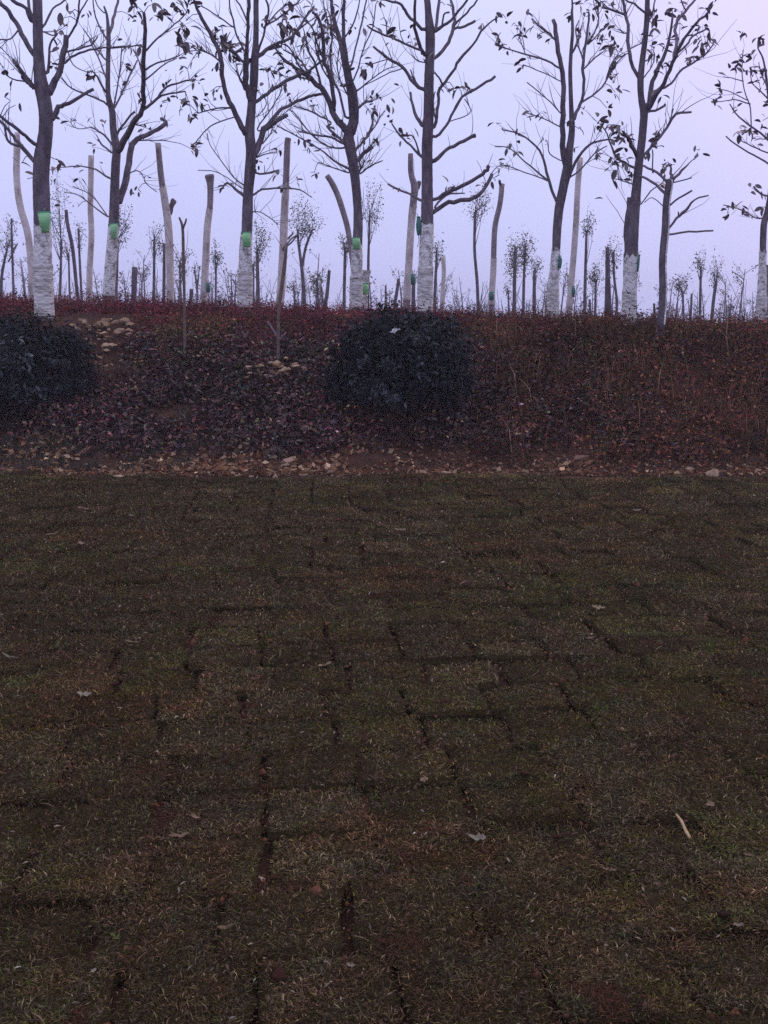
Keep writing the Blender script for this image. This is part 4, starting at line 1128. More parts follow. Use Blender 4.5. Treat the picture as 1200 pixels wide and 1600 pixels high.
tree('bank_tree', 'white-based tree at the right edge with leaf whorls reaching into the picture', 'tree', GW, O4, 14.6,
     [(950, 1560, 40), (955, 1400, 38), (958, 1300, 31), (960, 1200, 29), (965, 1080, 29), (985, 1010, 30), (1003, 900, 30), (1012, 750, 26), (1005, 600, 22), (990, 480, 14), (965, 300, 8), (935, 230, 6)],
     [[(1012, 700, 10), (950, 640, 9), (890, 600, 8), (830, 545, 6), (800, 500, 5)],
      [(1008, 800, 9), (940, 760, 8), (860, 715, 7), (780, 655, 6)],
      [(1000, 740, 7), (930, 715, 6), (860, 680, 5)],
      [(990, 480, 8), (950, 440, 6), (910, 400, 5), (900, 340, 4)],
      [(905, 610, 6), (900, 520, 6), (870, 430, 5), (860, 330, 5), (865, 240, 4)],
      [(895, 500, 6), (830, 480, 5), (780, 485, 4), (730, 490, 4)],
      [(860, 390, 5), (810, 375, 4), (770, 370, 4)],
      [(880, 480, 5), (800, 440, 4), (755, 430, 4)],
      [(970, 1045, 7), (930, 1050, 6), (860, 1010, 6), (770, 985, 5)],
      [(995, 950, 9), (950, 930, 9), (915, 895, 8)],
      [(1012, 760, 16), (1060, 680, 14), (1100, 560, 12), (1110, 420, 8)],
      [(1008, 860, 14), (1070, 800, 12), (1140, 740, 9), (1180, 640, 6)],
      [(980, 420, 5), (950, 350, 5), (940, 300, 4)]],
     [(945, 195, 7, 1), (850, 300, 6, 1), (895, 330, 4, 1), (755, 430, 5, .9), (735, 490, 5, .9), (960, 580, 4, 1), (915, 640, 7, 1), (835, 640, 1, 1), (785, 1000, 5, .9), (790, 1025, 4, .9), (830, 1000, 3, .9), (870, 1010, 4, .9), (890, 1035, 2, .9), (945, 1000, 3, 1), (955, 930, 2, 1), (965, 350, 4, 1), (910, 400, 3, .9), (970, 500, 4, 1), (850, 270, 3, .9), (905, 270, 2, .9), (815, 475, 2, .9), (960, 410, 4, 1), (930, 350, 3, .9), (1100, 500, 6, 1), (1150, 700, 6, 1), (960, 340, 3, 1), (835, 520, 2, .9), (975, 640, 3, 1)],
     wash=(1565, 1205), wrap=(1560, 1420), twigs=24, autoleaf=.25, seed=9)

# --- pollarded poles behind the row
GP = 'pale pollarded trunks behind the row of trees'
def pole(label, ox, Y, trunk, branches=(), seed=0, mat='pole', grp=GP, wash=None, name='pollarded_trunk', wrap=None):
    return tree(name, label, 'tree trunk', grp, ox, Y, trunk, branches, (), wash=wash, wrap=wrap, twigs=0, autoleaf=0, seed=seed, trunk_mat=mat, cut_top=True, grow=False)
pole('pale bent pole-like trunk behind the leftmost tree', O1, 16.5, [(150, 1400, 28), (148, 1280, 29), (135, 1130, 32), (95, 980, 31), (80, 850, 29), (82, 700, 30), (82, 640, 24)], seed=21)
pole('straight pale pole-like trunk between the two leftmost trees', O1, 18.5, [(430, 1420, 29), (432, 1280, 28), (440, 1130, 27), (435, 1000, 26), (437, 850, 26), (438, 750, 26)], seed=22)
pole('pale forked pole-like trunk right of the hooked limb', O1, 17.5, [(818, 1480, 33), (818, 1300, 33), (810, 1100, 33), (795, 980, 31), (775, 850, 28), (760, 690, 26)], [[(812, 1030, 26), (828, 985, 24), (836, 962, 27)]], mat='darkpole', wash=(1480, 900, 'pole'), seed=23)
pole('pale pole-like trunk with a knobbed head left of the third tree', O2, 17.5, [(118, 1470, 32), (125, 1300, 30), (135, 1100, 29), (148, 990, 27), (150, 900, 28), (146, 850, 44), (145, 842, 40)], mat='darkpole', wash=(1470, 1000, 'pole'), seed=24)
pole('tall pale pole-like trunk right of the third tree', O2, 17.0, [(482, 1470, 36), (490, 1400, 36), (500, 1200, 34), (505, 1050, 33), (512, 900, 30), (520, 700, 28), (524, 665, 28)], [[(503, 1165, 10), (520, 1150, 10), (550, 1120, 8)], [(505, 1195, 9), (535, 1170, 8), (570, 1130, 7)]], mat='darkpole', wash=(1470, 890, 'pole'), seed=25)
pole('leaning mauve pole-like trunk crossing behind the fourth tree', O2, 17.0, [(850, 1470, 26), (838, 1300, 25), (822, 1170, 25), (806, 1080, 26), (770, 960, 27), (740, 890, 27), (712, 845, 25)], mat='darkpole', seed=26)
pole('pale forked pole-like trunk just left of the straight central tree', O3, 17.0, [(202, 1450, 34), (210, 1300, 31), (222, 1100, 30), (235, 960, 33), (240, 900, 34), (222, 830, 25), (220, 740, 23)], [[(240, 930, 22), (254, 900, 22), (263, 875, 22)]], mat='darkpole', wash=(1450, 985, 'pole'), seed=27)
pole('slender pale pole-like trunk right of the central tree', O3, 18.5, [(608, 1470, 27), (618, 1300, 26), (625, 1100, 26), (650, 980, 24), (660, 885, 25)], [[(660, 900, 16), (648, 868, 12)]], mat='darkpole', wash=(1470, 1240, 'pole'), seed=28)
pole('tall pale pole-like trunk behind the forked slim tree', O4, 17.5, [(25, 1530, 33), (40, 1350, 29), (60, 1100, 28), (70, 900, 27), (82, 760, 27)], seed=29)
GS = 'short sawn stumps standing on the plateau'
def stump(label, ox, Y, trunk, seed, mat='bark', **k): return pole(label, ox, Y, trunk, seed=seed, mat=mat, grp=GS, name='tree_stump', **k)
stump('short thick brown stump right of the second tree', O1, 22, [(640, 1450, 26), (643, 1430, 26), (648, 1285, 27)], 31)
stump('small low stump right of the forked pale pole', O1, 24, [(915, 1460, 17), (918, 1440, 17), (920, 1390, 17)], 32)
stump('low stump beside the knobbed pole', O2, 24, [(50, 1470, 16), (56, 1430, 15), (62, 1390, 14)], 33)
stump('slightly leaning thin stump left of the fourth tree', O2, 24, [(703, 1460, 19), (710, 1420, 18), (722, 1300, 14)], 34)
stump('pale wrapped stump with wide head right of the fourth tree', O2, 16.2, [(885, 1480, 40), (888, 1420, 40), (893, 1350, 38), (897, 1310, 46), (898, 1302, 48)], 35, 'white')
stump('thin dark stump left of the pale fork near the central tree', O3, 24, [(145, 1460, 17), (150, 1430, 16), (163, 1340, 14)], 36)
stump('tiny stump far left of the central tree', O3, 30, [(100, 1450, 8), (100, 1420, 8), (100, 1372, 8)], 37)
stump('pale knotty stump just right of the central tree', O3, 19, [(372, 1470, 21), (375, 1400, 20), (380, 1310, 20), (377, 1230, 20)], 38, 'pole')
stump('thick dark stump left of the leaning leafy tree', O4, 17.5, [(213, 1560, 38), (215, 1450, 32), (214, 1330, 24), (213, 1190, 19)], 39)
stump('thin dark stump left of the topped tree', O4, 16.5, [(440, 1570, 12), (440, 1530, 12), (437, 1460, 11)], 40)
stump('short dark stump left of the thick dark stump', O4, 24, [(132, 1560, 14), (130, 1520, 13), (127, 1440, 12)], 41)
stump('thin far stump between the small trees at right', O4, 30, [(610, 1570, 11), (613, 1520, 11), (618, 1412, 10)], 42)
stump('tiny far stump toward the right edge', O4, 34, [(803, 1590, 12), (803, 1560, 12), (803, 1524, 11)], 43)
stump('thin dark stump against the right edge tree', O4, 17, [(975, 1570, 15), (977, 1450, 14), (980, 1275, 13)], 44)
stump('dark forked stump right of the leftmost tree', O1, 20, [(378, 1440, 16), (370, 1400, 16), (350, 1200, 17), (325, 1080, 17), (318, 1010, 15)], 45)
stump('low stump at the hedge between shrub and pale pole', O4, 24, [(645, 1590, 12), (645, 1560, 12), (643, 1515, 11)], 46)

# --- slim saplings in front of the hedge
def sapling(label, px, py, pts, branches, seed):
    b = hit(px, py)
    ox = 0
    tr = [(px * ZS, py * ZS + 8, pts[0][2])] + [(a, c, w) for a, c, w in pts]
    return tree('sapling', label, 'sapling', 'thin saplings on the bank', ox, b.y, tr, branches, (), twigs=2, autoleaf=0, seed=seed, trunk_mat='sapling', grow=False, cut_top=False)
sapling('thin bare sapling with a forked tip left of the third tree', 289, 568, [(888, 1600, 13), (887, 1460, 13), (882, 1250, 15), (878, 1100, 13), (862, 1045, 9)],
        [[(880, 1100, 10), (896, 1055, 9)], [(884, 1330, 7), (866, 1250, 6)]], 51)
sapling('thin dark sapling leaning in front of the tall pale pole', 435, 573, [(1338, 1650, 14), (1340, 1500, 15), (1352, 1400, 18), (1368, 1280, 18), (1378, 1180, 12)],
        [[(1336, 1620, 10), (1310, 1580, 9), (1285, 1545, 7)], [(1360, 1200, 10), (1400, 1150, 8), (1440, 1120, 7)], [(1340, 1640, 7), (1375, 1600, 6)]], 52)

# --- far small trees with airy crowns
GF = 'slim far trees with airy crowns on the plateau'
def far_tree(label, ox, Y, stem, crown, n=320, forks=(), seed=0, thin=1.0):
    rn = np.random.default_rng(seed + 900)
    q = [zpx(ox, a, b) for a, b, w in stem]
    pts = [P(u, v, Y) for u, v in q]
    rad = [w / ZS / 2 * Y / FPX for a, b, w in stem]
    zb = g1(pts[0].x, pts[0].y)
    if zb < pts[0].z: pts.insert(0, Vector((pts[0].x, pts[0].y, zb - .1))); rad.insert(0, rad[0])
    root = empty('far_tree', (pts[0].x, pts[0].y, zb))
    tag(root, label, 'tree', GF)
    org = root.location.copy()
    sp, sr = smooth_line(pts, rad, 4)
    mb = MB(); mb.add(*tube(sp, sr, 7, .05, seed))
    mb.build('trunk', M['bark'], root, org=org)
    tips = [sp[-1]]
    for fk in forks:
        fp = [P(*zpx(ox, a, b), Y + .1 * i) for i, (a, b, w) in enumerate(fk)]; fr = [w / ZS / 2 * Y / FPX for a, b, w in fk]
        s1, s2 = smooth_line(fp, fr, 3)
        mb = MB(); mb.add(*tube(s1, s2, 6, .05, seed)); mb.build('branch', M['bark'], root, org=org)
        tips.append(s1[-1])
    cx, cy, rx, ry = crown
    c = P(*zpx(ox, cx, cy), Y)
    RX, RZ = rx / ZS * Y / FPX, ry / ZS * Y / FPX
    mbt = MB()
    ends = []
    for k in range(16):
        s = tips[k % len(tips)]
        if k > 5: s = sp[-1 - min(len(sp) - 1, int(rn.integers(0, max(2, len(sp) // 3))))]
        u = rn.normal(size=3); u /= np.linalg.norm(u); u *= rn.uniform(.4, 1.0)
        e_ = c + Vector((u[0] * RX, u[1] * RX, u[2] * RZ))
        m_ = s.lerp(e_, .5) + Vector((rn.normal(0, .1) * RX, rn.normal(0, .1) * RX, -.05 * RZ))
        mbt.add(*tube([s, m_, e_], [.009 * Y / 30, .006 * Y / 30, .003 * Y / 30], 4))
        ends.append((m_, e_))
    cr = mbt.build('crown', M['twig'], root, org=org); cr['kind'] = 'stuff'
    m = int(n * thin)
    pos = np.empty((m, 3))
    for i in range(m):
        a, b = ends[int(rn.integers(0, len(ends)))]
        p = a.lerp(b, float(rn.uniform(.2, 1.1)))
        g = rn.normal(size=3) * np.array([RX, RX, RZ]) * .24
        pos[i] = (p.x + g[0], p.y + g[1], p.z + g[2])
    V, F = leaf_quads(pos, rn.normal(size=(m, 3)), rn.uniform(.04, .085, m) * Y / 32, .5)
    col = np.array([(0.12, 0.115, 0.085), (0.10, 0.085, 0.08), (0.16, 0.16, 0.12)])[rn.integers(0, 3, m)] * rn.uniform(.7, 1.3, m)[:, None]
    fo = link('foliage', np_mesh('foliage', V - np.array(org), F, M['airy'], np.repeat(col, 4, 0)), cr)
    fo['kind'] = 'stuff'
    return root
FT = [
 ('sparse far tree at the left edge beside the bent pole', O1, 30, [(65, 1395, 12), (60, 1250, 11), (55, 1050, 8)], (55, 1120, 45, 130), 130, [[(20, 1240, 7), (45, 1170, 6)]]),
 ('low dark far tree cut by the left edge', O1, 28, [(5, 1395, 16), (12, 1300, 14), (38, 1180, 8)], (15, 1170, 60, 110), 150, [[(40, 1260, 8), (85, 1170, 6)]]),
 ('far tree with round crown behind the leftmost trunk', O1, 32, [(288, 1440, 13), (292, 1300, 12), (295, 1150, 11)], (255, 960, 70, 190), 420, []),
 ('straight thin far tree right of the forked dark stump', O1, 34, [(392, 1420, 12), (383, 1250, 11), (376, 1100, 8)], (385, 1140, 40, 90), 90, []),
 ('short thin far tree left of the forked dark stump', O1, 34, [(335, 1420, 10), (332, 1300, 9), (330, 1220, 8)], (325, 1180, 40, 70), 70, []),
 ('far tree whose crown peeps out right of the second trunk', O1, 30, [(558, 1430, 16), (562, 1300, 14), (566, 1150, 10)], (600, 1050, 38, 110), 300, []),
 ('thin far tree left of the pale forked pole', O1, 30, [(740, 1450, 15), (741, 1300, 13), (742, 1150, 12)], (745, 1130, 48, 75), 130, []),
 ('thin dark far tree touching the pale forked pole', O1, 26, [(788, 1460, 17), (789, 1300, 15), (790, 1170, 11)], (780, 1200, 50, 70), 90, []),
 ('small far tree behind the forked sapling', O1, 34, [(872, 1450, 9), (868, 1370, 8), (862, 1290, 7)], (870, 1250, 45, 75), 170, [[(868, 1370, 6), (885, 1310, 5)]]),
 ('small round far tree right of the knobbed pole', O2, 34, [(175, 1470, 11), (176, 1380, 10), (178, 1280, 9)], (182, 1210, 42, 85), 260, []),
 ('forked small bare far tree left of the knobbed pole', O2, 36, [(85, 1470, 9), (85, 1390, 8), (72, 1300, 5)], (85, 1310, 30, 70), 40, [[(86, 1390, 6), (98, 1280, 5)]]),
 ('dense narrow far tree right of the third white base', O2, 28, [(380, 1470, 20), (378, 1350, 18), (374, 1210, 14)], (392, 1130, 50, 120), 430, []),
 ('dark far trunk beside the third white base', O2, 27, [(353, 1480, 20), (354, 1380, 18), (355, 1270, 12)], (360, 1280, 30, 80), 90, []),
 ('round pale-crowned far tree right of the tall pale pole', O2, 27, [(602, 1490, 19), (597, 1380, 18), (590, 1290, 17), (575, 1180, 13), (570, 1110, 10)], (618, 1035, 88, 110), 800, [[(590, 1290, 14), (608, 1190, 12), (640, 1105, 10)]]),
 ('low dark bushy far tree left of the thin leaning stump', O2, 36, [(668, 1470, 13), (666, 1420, 12), (660, 1340, 9)], (655, 1370, 55, 58), 330, [[(690, 1460, 10), (685, 1380, 8)]]),
 ('small twiggy far bush tree below the round pale crown', O2, 40, [(555, 1470, 9), (553, 1420, 8), (550, 1370, 6)], (550, 1385, 45, 45), 130, []),
 ('slim far tree with small crown left of the fourth trunk', O2, 29, [(792, 1500, 16), (795, 1350, 15), (798, 1195, 13)], (792, 1160, 42, 60), 230, []),
 ('tall airy far tree right of the fourth trunk', O2, 27, [(908, 1480, 14), (910, 1250, 13), (916, 1030, 9)], (932, 970, 55, 110), 330, []),
 ('far tree partly hidden right of the central white base', O3, 30, [(336, 1480, 17), (340, 1350, 15), (346, 1230, 12)], (350, 1200, 38, 70), 200, []),
 ('dark far trunk left of the central white base', O3, 26, [(234, 1480, 22), (234, 1420, 20), (235, 1330, 16)], (232, 1330, 18, 40), 20, []),
 ('tall far tree with flat airy crown right of the central tree', O3, 25, [(545, 1490, 16), (540, 1350, 15), (528, 1200, 14), (530, 1020, 12)], (540, 965, 75, 85), 380, []),
 ('twin far tree, left one with dense oval crown', O3, 28, [(718, 1510, 19), (720, 1350, 17), (725, 1190, 10)], (715, 1240, 50, 115), 620, []),
 ('twin far tree, right one with dense oval crown', O3, 29, [(762, 1510, 14), (765, 1350, 13), (772, 1180, 9)], (782, 1220, 48, 105), 560, []),
 ('dark thin far tree left of the forked slim trunk', O3, 26, [(815, 1540, 19), (815, 1420, 17), (816, 1300, 14)], (830, 1270, 40, 55), 110, []),
 ('thin far bush left of the twin oval trees', O3, 36, [(692, 1500, 9), (692, 1450, 8), (690, 1400, 6)], (685, 1400, 30, 50), 80, []),
 ('slim far tree right of the pale pole behind the forked tree', O4, 26, [(102, 1545, 17), (106, 1350, 15), (112, 1120, 12)], (115, 1060, 48, 70), 200, []),
 ('small far tree with dense round crown beside the thick dark stump', O4, 32, [(153, 1550, 13), (155, 1450, 12), (156, 1360, 9)], (155, 1310, 48, 58), 330, []),
 ('slender curved far tree behind the thick dark stump', O4, 28, [(252, 1545, 14), (258, 1450, 13), (245, 1330, 12), (243, 1210, 9)], (230, 1230, 52, 100), 330, []),
 ('small far tree with tuft crown right of the topped tree', O4, 34, [(580, 1570, 12), (577, 1480, 11), (575, 1400, 10)], (568, 1355, 48, 48), 190, [[(577, 1410, 6), (600, 1370, 5)], [(577, 1410, 6), (550, 1365, 5)]]),
 ('straight thin far tree in the gap right of the topped tree', O4, 30, [(657, 1570, 14), (659, 1430, 13), (662, 1300, 11)], (660, 1245, 42, 55), 170, []),
 ('slightly leaning dark far tree right of the straight thin one', O4, 29, [(712, 1570, 17), (722, 1450, 16), (736, 1350, 14)], (742, 1290, 42, 75), 190, []),
]
for i, f in enumerate(FT):
    far_tree(f[0], f[1], f[2], f[3], f[4], f[5], f[6], seed=i)

# twiggy scrub along the skyline
mb = MB()
rt = random.Random(77)
for k in range(420):
    Y = rt.uniform(17, 46)
    x = rt.uniform(-.39, .39) * Y
    if vnoise(np.array([x]), np.array([Y]), .35, 12)[0] < .35: continue
    z = g1(x, Y)
    for s in range(rt.randint(3, 6)):
        h = rt.uniform(.2, .62) if rt.random() < .8 else rt.uniform(.6, 1.25)
        a, w = rt.uniform(-.5, .5), rt.uniform(0, 6.28)
        p = Vector((x + rt.uniform(-.1, .1), Y + rt.uniform(-.1, .1), z - .05))
        mb.add(*tube([p, p + Vector((a * h * .4 * math.cos(w), a * h * .4 * math.sin(w), h * .55)), p + Vector((a * h * math.cos(w), a * h * math.sin(w), h))], [.006 * Y / 22, .005 * Y / 22, .003 * Y / 22], 4, cap=False))
tag(mb.build('skyline_twigs', M['twig']), 'bare twiggy scrub along the skyline between the trunks', 'scrub', kind='stuff')
x, y = scatter(170, -13, 13, 20, 44, lambda x, y: (np.abs(x) < .40 * y) * 1.0)
mass('skyline_bushes', 'small leafy bushes along the skyline between the trunks', 'bushes', x, y, RNG.uniform(.2, .4, len(x)), RNG.uniform(.3, .75, len(x)), 40, (.05, .09),
     [(0.05, 0.045, 0.035), (0.07, 0.05, 0.05)], [1, 1])

# the distant thicket: bare stems and thin crowns far out on the plateau, read as one mass
mb = MB()
lp, lc = [], []
for k in range(240):
    Y = rt.uniform(48, 95)
    x = rt.uniform(-.40, .40) * Y
    if vnoise(np.array([x]), np.array([Y]), .12, 13)[0] < .30: continue
    z = g1(x, Y); h = rt.uniform(.9, 3.4) * (1.0 if rt.random() < .5 else .6)
    p = Vector((x, Y, z - .1)); lean = rt.uniform(-.12, .12) * h
    t1 = p + Vector((lean * .4, 0, h * .5)); t2 = p + Vector((lean, 0, h))
    mb.add(*tube([p, t1, t2], [.045, .038, .015], 4, cap=False))
    for q in range(rt.randint(3, 7)):
        s0 = t1.lerp(t2, rt.uniform(0, .9)); a = rt.uniform(0, 6.28); L = h * rt.uniform(.10, .28)
        e_ = s0 + Vector((math.cos(a) * L, math.sin(a) * L, L * rt.uniform(.4, 1.3)))
        mb.add(*tube([s0, e_], [.016, .008], 3, cap=False))
        for w in range(rt.randint(3, 10)):
            m_ = s0.lerp(e_, rt.uniform(.3, 1.1)); lp.append((m_.x + rt.gauss(0, .10), m_.y + rt.gauss(0, .10), m_.z + rt.gauss(0, .10)))
tag(mb.build('distant_thicket', M['twig']), 'distant thicket of thin bare stems on the horizon', 'thicket', kind='stuff')
lp = np.array(lp); n = len(lp)
V, F = leaf_quads(lp, RNG.normal(size=(n, 3)), RNG.uniform(.09, .17, n), .5)
tag(link('distant_foliage', np_mesh('distant_foliage', V, F, M['airy'], np.repeat(pick([(0.14, 0.13, 0.10), (0.12, 0.10, 0.10)], [1, 1], n), 4, 0))), 'thin pale foliage of the distant thicket on the horizon', 'foliage', kind='stuff')

# ------------------------------------------------------------------ drip bags hung on the trunks
def bag(label, px, py, wpx, hpx, Y, mat, turn=0.0, shape='taper'):
    c = P(px, py, Y)
    W, H = wpx * Y / FPX, hpx * Y / FPX
    root = empty('drip_bag', (c.x, c.y, c.z - H / 2))
    tag(root, label, 'drip bag', 'plastic drip bags hung on trunks')
    mb = MB()
    n, m = 9, 12
    vs, fs = [], []
    for i in range(n + 1):
        t = i / n
        w = W / 2 * ((.55 + .45 * t) if shape == 'taper' else (.85 + .15 * math.sin(math.pi * t)))
        d = max(.012 + .05 * W / .15 * math.sin(math.pi * min(1, (1 - t) * .9 + .08)), .006) * (1 if t < .93 else .35)
        for k in range(m):
            a = 2 * math.pi * k / m
            wr = 1 + .05 * math.sin(3 * a + 5 * t)
            vs.append((w * math.cos(a) * wr, d * math.sin(a) * wr, t * H))
    for i in range(n):
        for k in range(m):
            k2 = (k + 1) % m
            fs.append((i * m + k, i * m + k2, (i + 1) * m + k2, (i + 1) * m + k))
    fs.append(tuple(range(m))[::-1]); fs.append(tuple(n * m + k for k in range(m)))
    mb.add(vs, fs)
    mb.build('pouch', M[mat], root)
    s = MB()
    w = W / 2 * 1.02
    s.add([(-w, -.008, H * .97), (w, -.008, H * .97), (w, .008, H * .97), (-w, .008, H * .97), (-w, -.006, H * 1.07), (w, -.006, H * 1.07), (w, .006, H * 1.07), (-w, .006, H * 1.07)],
          [(0, 1, 5, 4), (1, 2, 6, 5), (2, 3, 7, 6), (3, 0, 4, 7), (4, 5, 6, 7), (3, 2, 1, 0)])
    s.build('seal_strip', M['seal'], root, smooth=False)
    q = MB(); q.add(*tube([(0, 0, H * 1.05), (0, .02, H * 1.2), (0, .08, H * 1.3)], [.004] * 3, 5)); q.build('cord', M['cord'], root)
    tb = MB(); tb.add(*tube([(0, 0, .01), (.01, 0, -.06), (.02, .03, -.14)], [.005, .004, .004], 5)); tb.build('drip_tube', M['cord'], root)
    root.rotation_euler = (0, 0, turn)
    return root
bag('bright green tapered bag on the leftmost trunk', 70, 348, 20, 29, 13.10, 'bag')
bag('dull green bag on the second trunk from the left', 178, 362, 12, 22, 16.86, 'bag')
bag('bright green bag on the third trunk from the left', 385, 375, 13, 21, 15.02, 'bag', .2, 'flat')
bag('bright green bag on the densely twigged fourth trunk', 557, 381, 12, 17, 15.62, 'bag', 0, 'flat')
bag('teal bag on the left side of the straight central trunk', 654, 354, 8, 26, 13.66, 'bag2', .9)
bag('teal bag on the right side of the forked slim trunk', 875, 410, 6, 18, 15.75, 'bag2', 1.0, 'flat')
bag('teal bag on the right side of the leaning leafy tree', 996, 412, 8, 24, 13.66, 'bag2', -.8)
bag('green bag on the pale wide-headed stump', 571, 452, 9, 16, 16.02, 'bag', 0, 'flat')
bag('small teal bag low beside the central white base', 645, 437, 7, 15, 16.8, 'bag2', 0, 'flat')
bag('small teal bag low on the slender pale pole', 768, 463, 8, 12, 18.3, 'bag2', 0, 'flat')
bag('small teal bag low on the pale pole behind the forked tree', 896, 456, 6, 16, 17.3, 'bag2', .8, 'flat')
bag('small green bag low on the knobbed pale pole', 325, 450, 7, 14, 17.3, 'bag2', 0, 'flat')

# ------------------------------------------------------------------ stones
def rock_mesh(k, mat, npts=15, smooth=False):
    r = np.random.default_rng(300 + k)
    import bmesh
    bm = bmesh.new()
    for _ in range(npts):
        u = r.normal(size=3); u /= np.linalg.norm(u)
        bm.verts.new(u * r.uniform(.8, 1.08) * np.array([.5, .42, .34]))
    res = bmesh.ops.convex_hull(bm, input=bm.verts)
    for v in [v for v in bm.verts if not v.link_faces]: bm.verts.remove(v)
    me = bpy.data.meshes.new('stone'); bm.to_mesh(me); bm.free()
    me.materials.append(mat)
    if smooth: me.polygons.foreach_set('use_smooth', [True] * len(me.polygons))
    me.update()
    return me
ROCKS = [rock_mesh(k, M['stone']) for k in range(9)]
CLODS = [rock_mesh(k + 20, M['clod'], 24, True) for k in range(4)]
PALE = [rock_mesh(k + 40, M['palestone']) for k in range(6)]
rk = random.Random(9)
def stone(label, grp, p, size, lib=ROCKS, name='stone', cat='stone', flat=1.0):
    o = link(name, lib[rk.randrange(len(lib))])
    o.location = p; o.scale = (size, size * rk.uniform(.8, 1.1), size * rk.uniform(.75, 1.05) * flat)
    o.rotation_euler = (rk.uniform(-.3, .3), rk.uniform(-.3, .3), rk.uniform(0, 6.28))
    return tag(o, label, cat, grp)
# stacked heap behind the left shrub
for k in range(60):
    px, py = rk.uniform(112, 205), rk.uniform(506, 562)
    p = hit(px, py, 9)
    sz = rk.uniform(.05, .17)
    p.z += sz * .22 + .03 * math.sin((py - 506) / 56 * math.pi) + rk.uniform(0, .04)
    stone('one of the tan stones heaped beside the left shrub', 'stones heaped beside the left shrub', p, sz, ROCKS if rk.random() < .45 else PALE, flat=.7)
# pale flat stones left of the middle shrub
for k in range(34):
    px = rk.gauss(435, 32); py = 606 - rk.uniform(0, 20) + abs(px - 435) * .05
    p = hit(px, py + 4, 9); p.z += .15 + rk.uniform(0, .07)
    stone('one of the pale stones strewn left of the middle shrub', 'pale stones left of the middle shrub', p, rk.uniform(.05, .13), PALE, flat=.7)
for k in range(22):
    px = rk.uniform(255, 350) if k < 16 else rk.uniform(150, 190); py = rk.uniform(560, 588)
    p = hit(px, py + 4, 9); p.z += .10 + rk.uniform(0, .05)
    stone('one of the small stones around the forked sapling foot', 'small stones around the forked sapling foot', p, rk.uniform(.035, .075), flat=.7)
# rubble along the lawn edge
for k in range(84):
    px = rk.choice([rk.uniform(0, 520), rk.gauss(245, 45), rk.gauss(440, 45), rk.gauss(70, 40), rk.gauss(300, 60)])
    px = min(max(px, -20), 560)
    py = 748 - abs(rk.gauss(0, 19))
    p = hit(px, py, 8.5); p.z += .02
    stone('one of the tan rubble stones along the left lawn edge', 'rubble along the left lawn edge', p, rk.choice([rk.uniform(.03, .07), rk.uniform(.05, .12)]), flat=.75)
for k in range(34):
    px = rk.uniform(560, 1220); py = 752 - abs(rk.gauss(0, 16))
    p = hit(px, py, 8.5); p.z += .015
    stone('one of the small rubble stones along the right lawn edge', 'small rubble along the right lawn edge', p, rk.uniform(.025, .06), flat=.75)
for lab, px, py, s, f in [('oblong tan boulder at lawn edge right of the centre', 908, 722, .18, .75), ('round pinkish boulder at the right lawn edge', 1113, 746, .16, 1.0), ('small pale boulder left of the round pinkish boulder', 1075, 738, .10, .9),
                       ('broad flat pale stone at lawn edge below the middle shrub', 701, 746, .17, .5), ('reddish stone left of the broad flat pale stone', 660, 744, .15, .7), ('small tan stone below the middle shrub', 626, 724, .09, .8),
                       ('buff stone below and right of the middle shrub', 775, 735, .10, .7), ('tan block at the left end of the rubble', 185, 751, .16, .6), ('large buff stone right in the left rubble', 275, 731, .15, .8), ('long pale slab at the right end of the left rubble', 455, 726, .22, .5)]:
    p = hit(px, py, 8.5); p.z += s * .2
    stone(lab, None, p, s, flat=f)

# ------------------------------------------------------------------ litter on the lawn
def lawn_pt(px, py, z=.05):
    d = ray(px, py); t = (z - EYE) / d.z
    return Vector((d.x * t, d.y * t, z))
def lawn_leaf(label, px, py, lpx, ang, mat='dry', wid=.42, name='fallen_leaf', cat='leaf', curl=.18, seed=0):
    p = lawn_pt(px, py)
    r = random.Random(int(px * 7 + py))
    L = .82 * lpx * (Vector((0, 0, EYE)) - p).length / FPX
    n = 7
    vs, fs = [], []
    for i in range(n + 1):
        t = i / n
        w = L * wid * .5 * (math.sin(math.pi * (.05 + .9 * t)) ** .8) * r.uniform(.55, 1.2)
        z = L * curl * (2 * t - 1) ** 2 + r.uniform(0, L * .04)
        for s in (-1, -.4, .4, 1):
            vs.append((L * (t - .5), s * w, z + abs(s) * w * r.uniform(.1, 1.1)))
    for i in range(n):
        for s in range(3):
            b = i * 4 + s; fs.append((b, b + 4, b + 5, b + 1))
    m = len(vs)
    vs += [(a, b, c - .0022) for a, b, c in vs[:m]]
    fs += [tuple(q + m for q in f[::-1]) for f in list(fs)]
    mb = MB(); mb.add(vs, fs)
    o = mb.build(name, M[mat])
    o.location = p + Vector((0, 0, -.002)); o.rotation_euler = (r.uniform(.0, .35), r.uniform(-.15, .15), ang)
    return tag(o, label, cat)
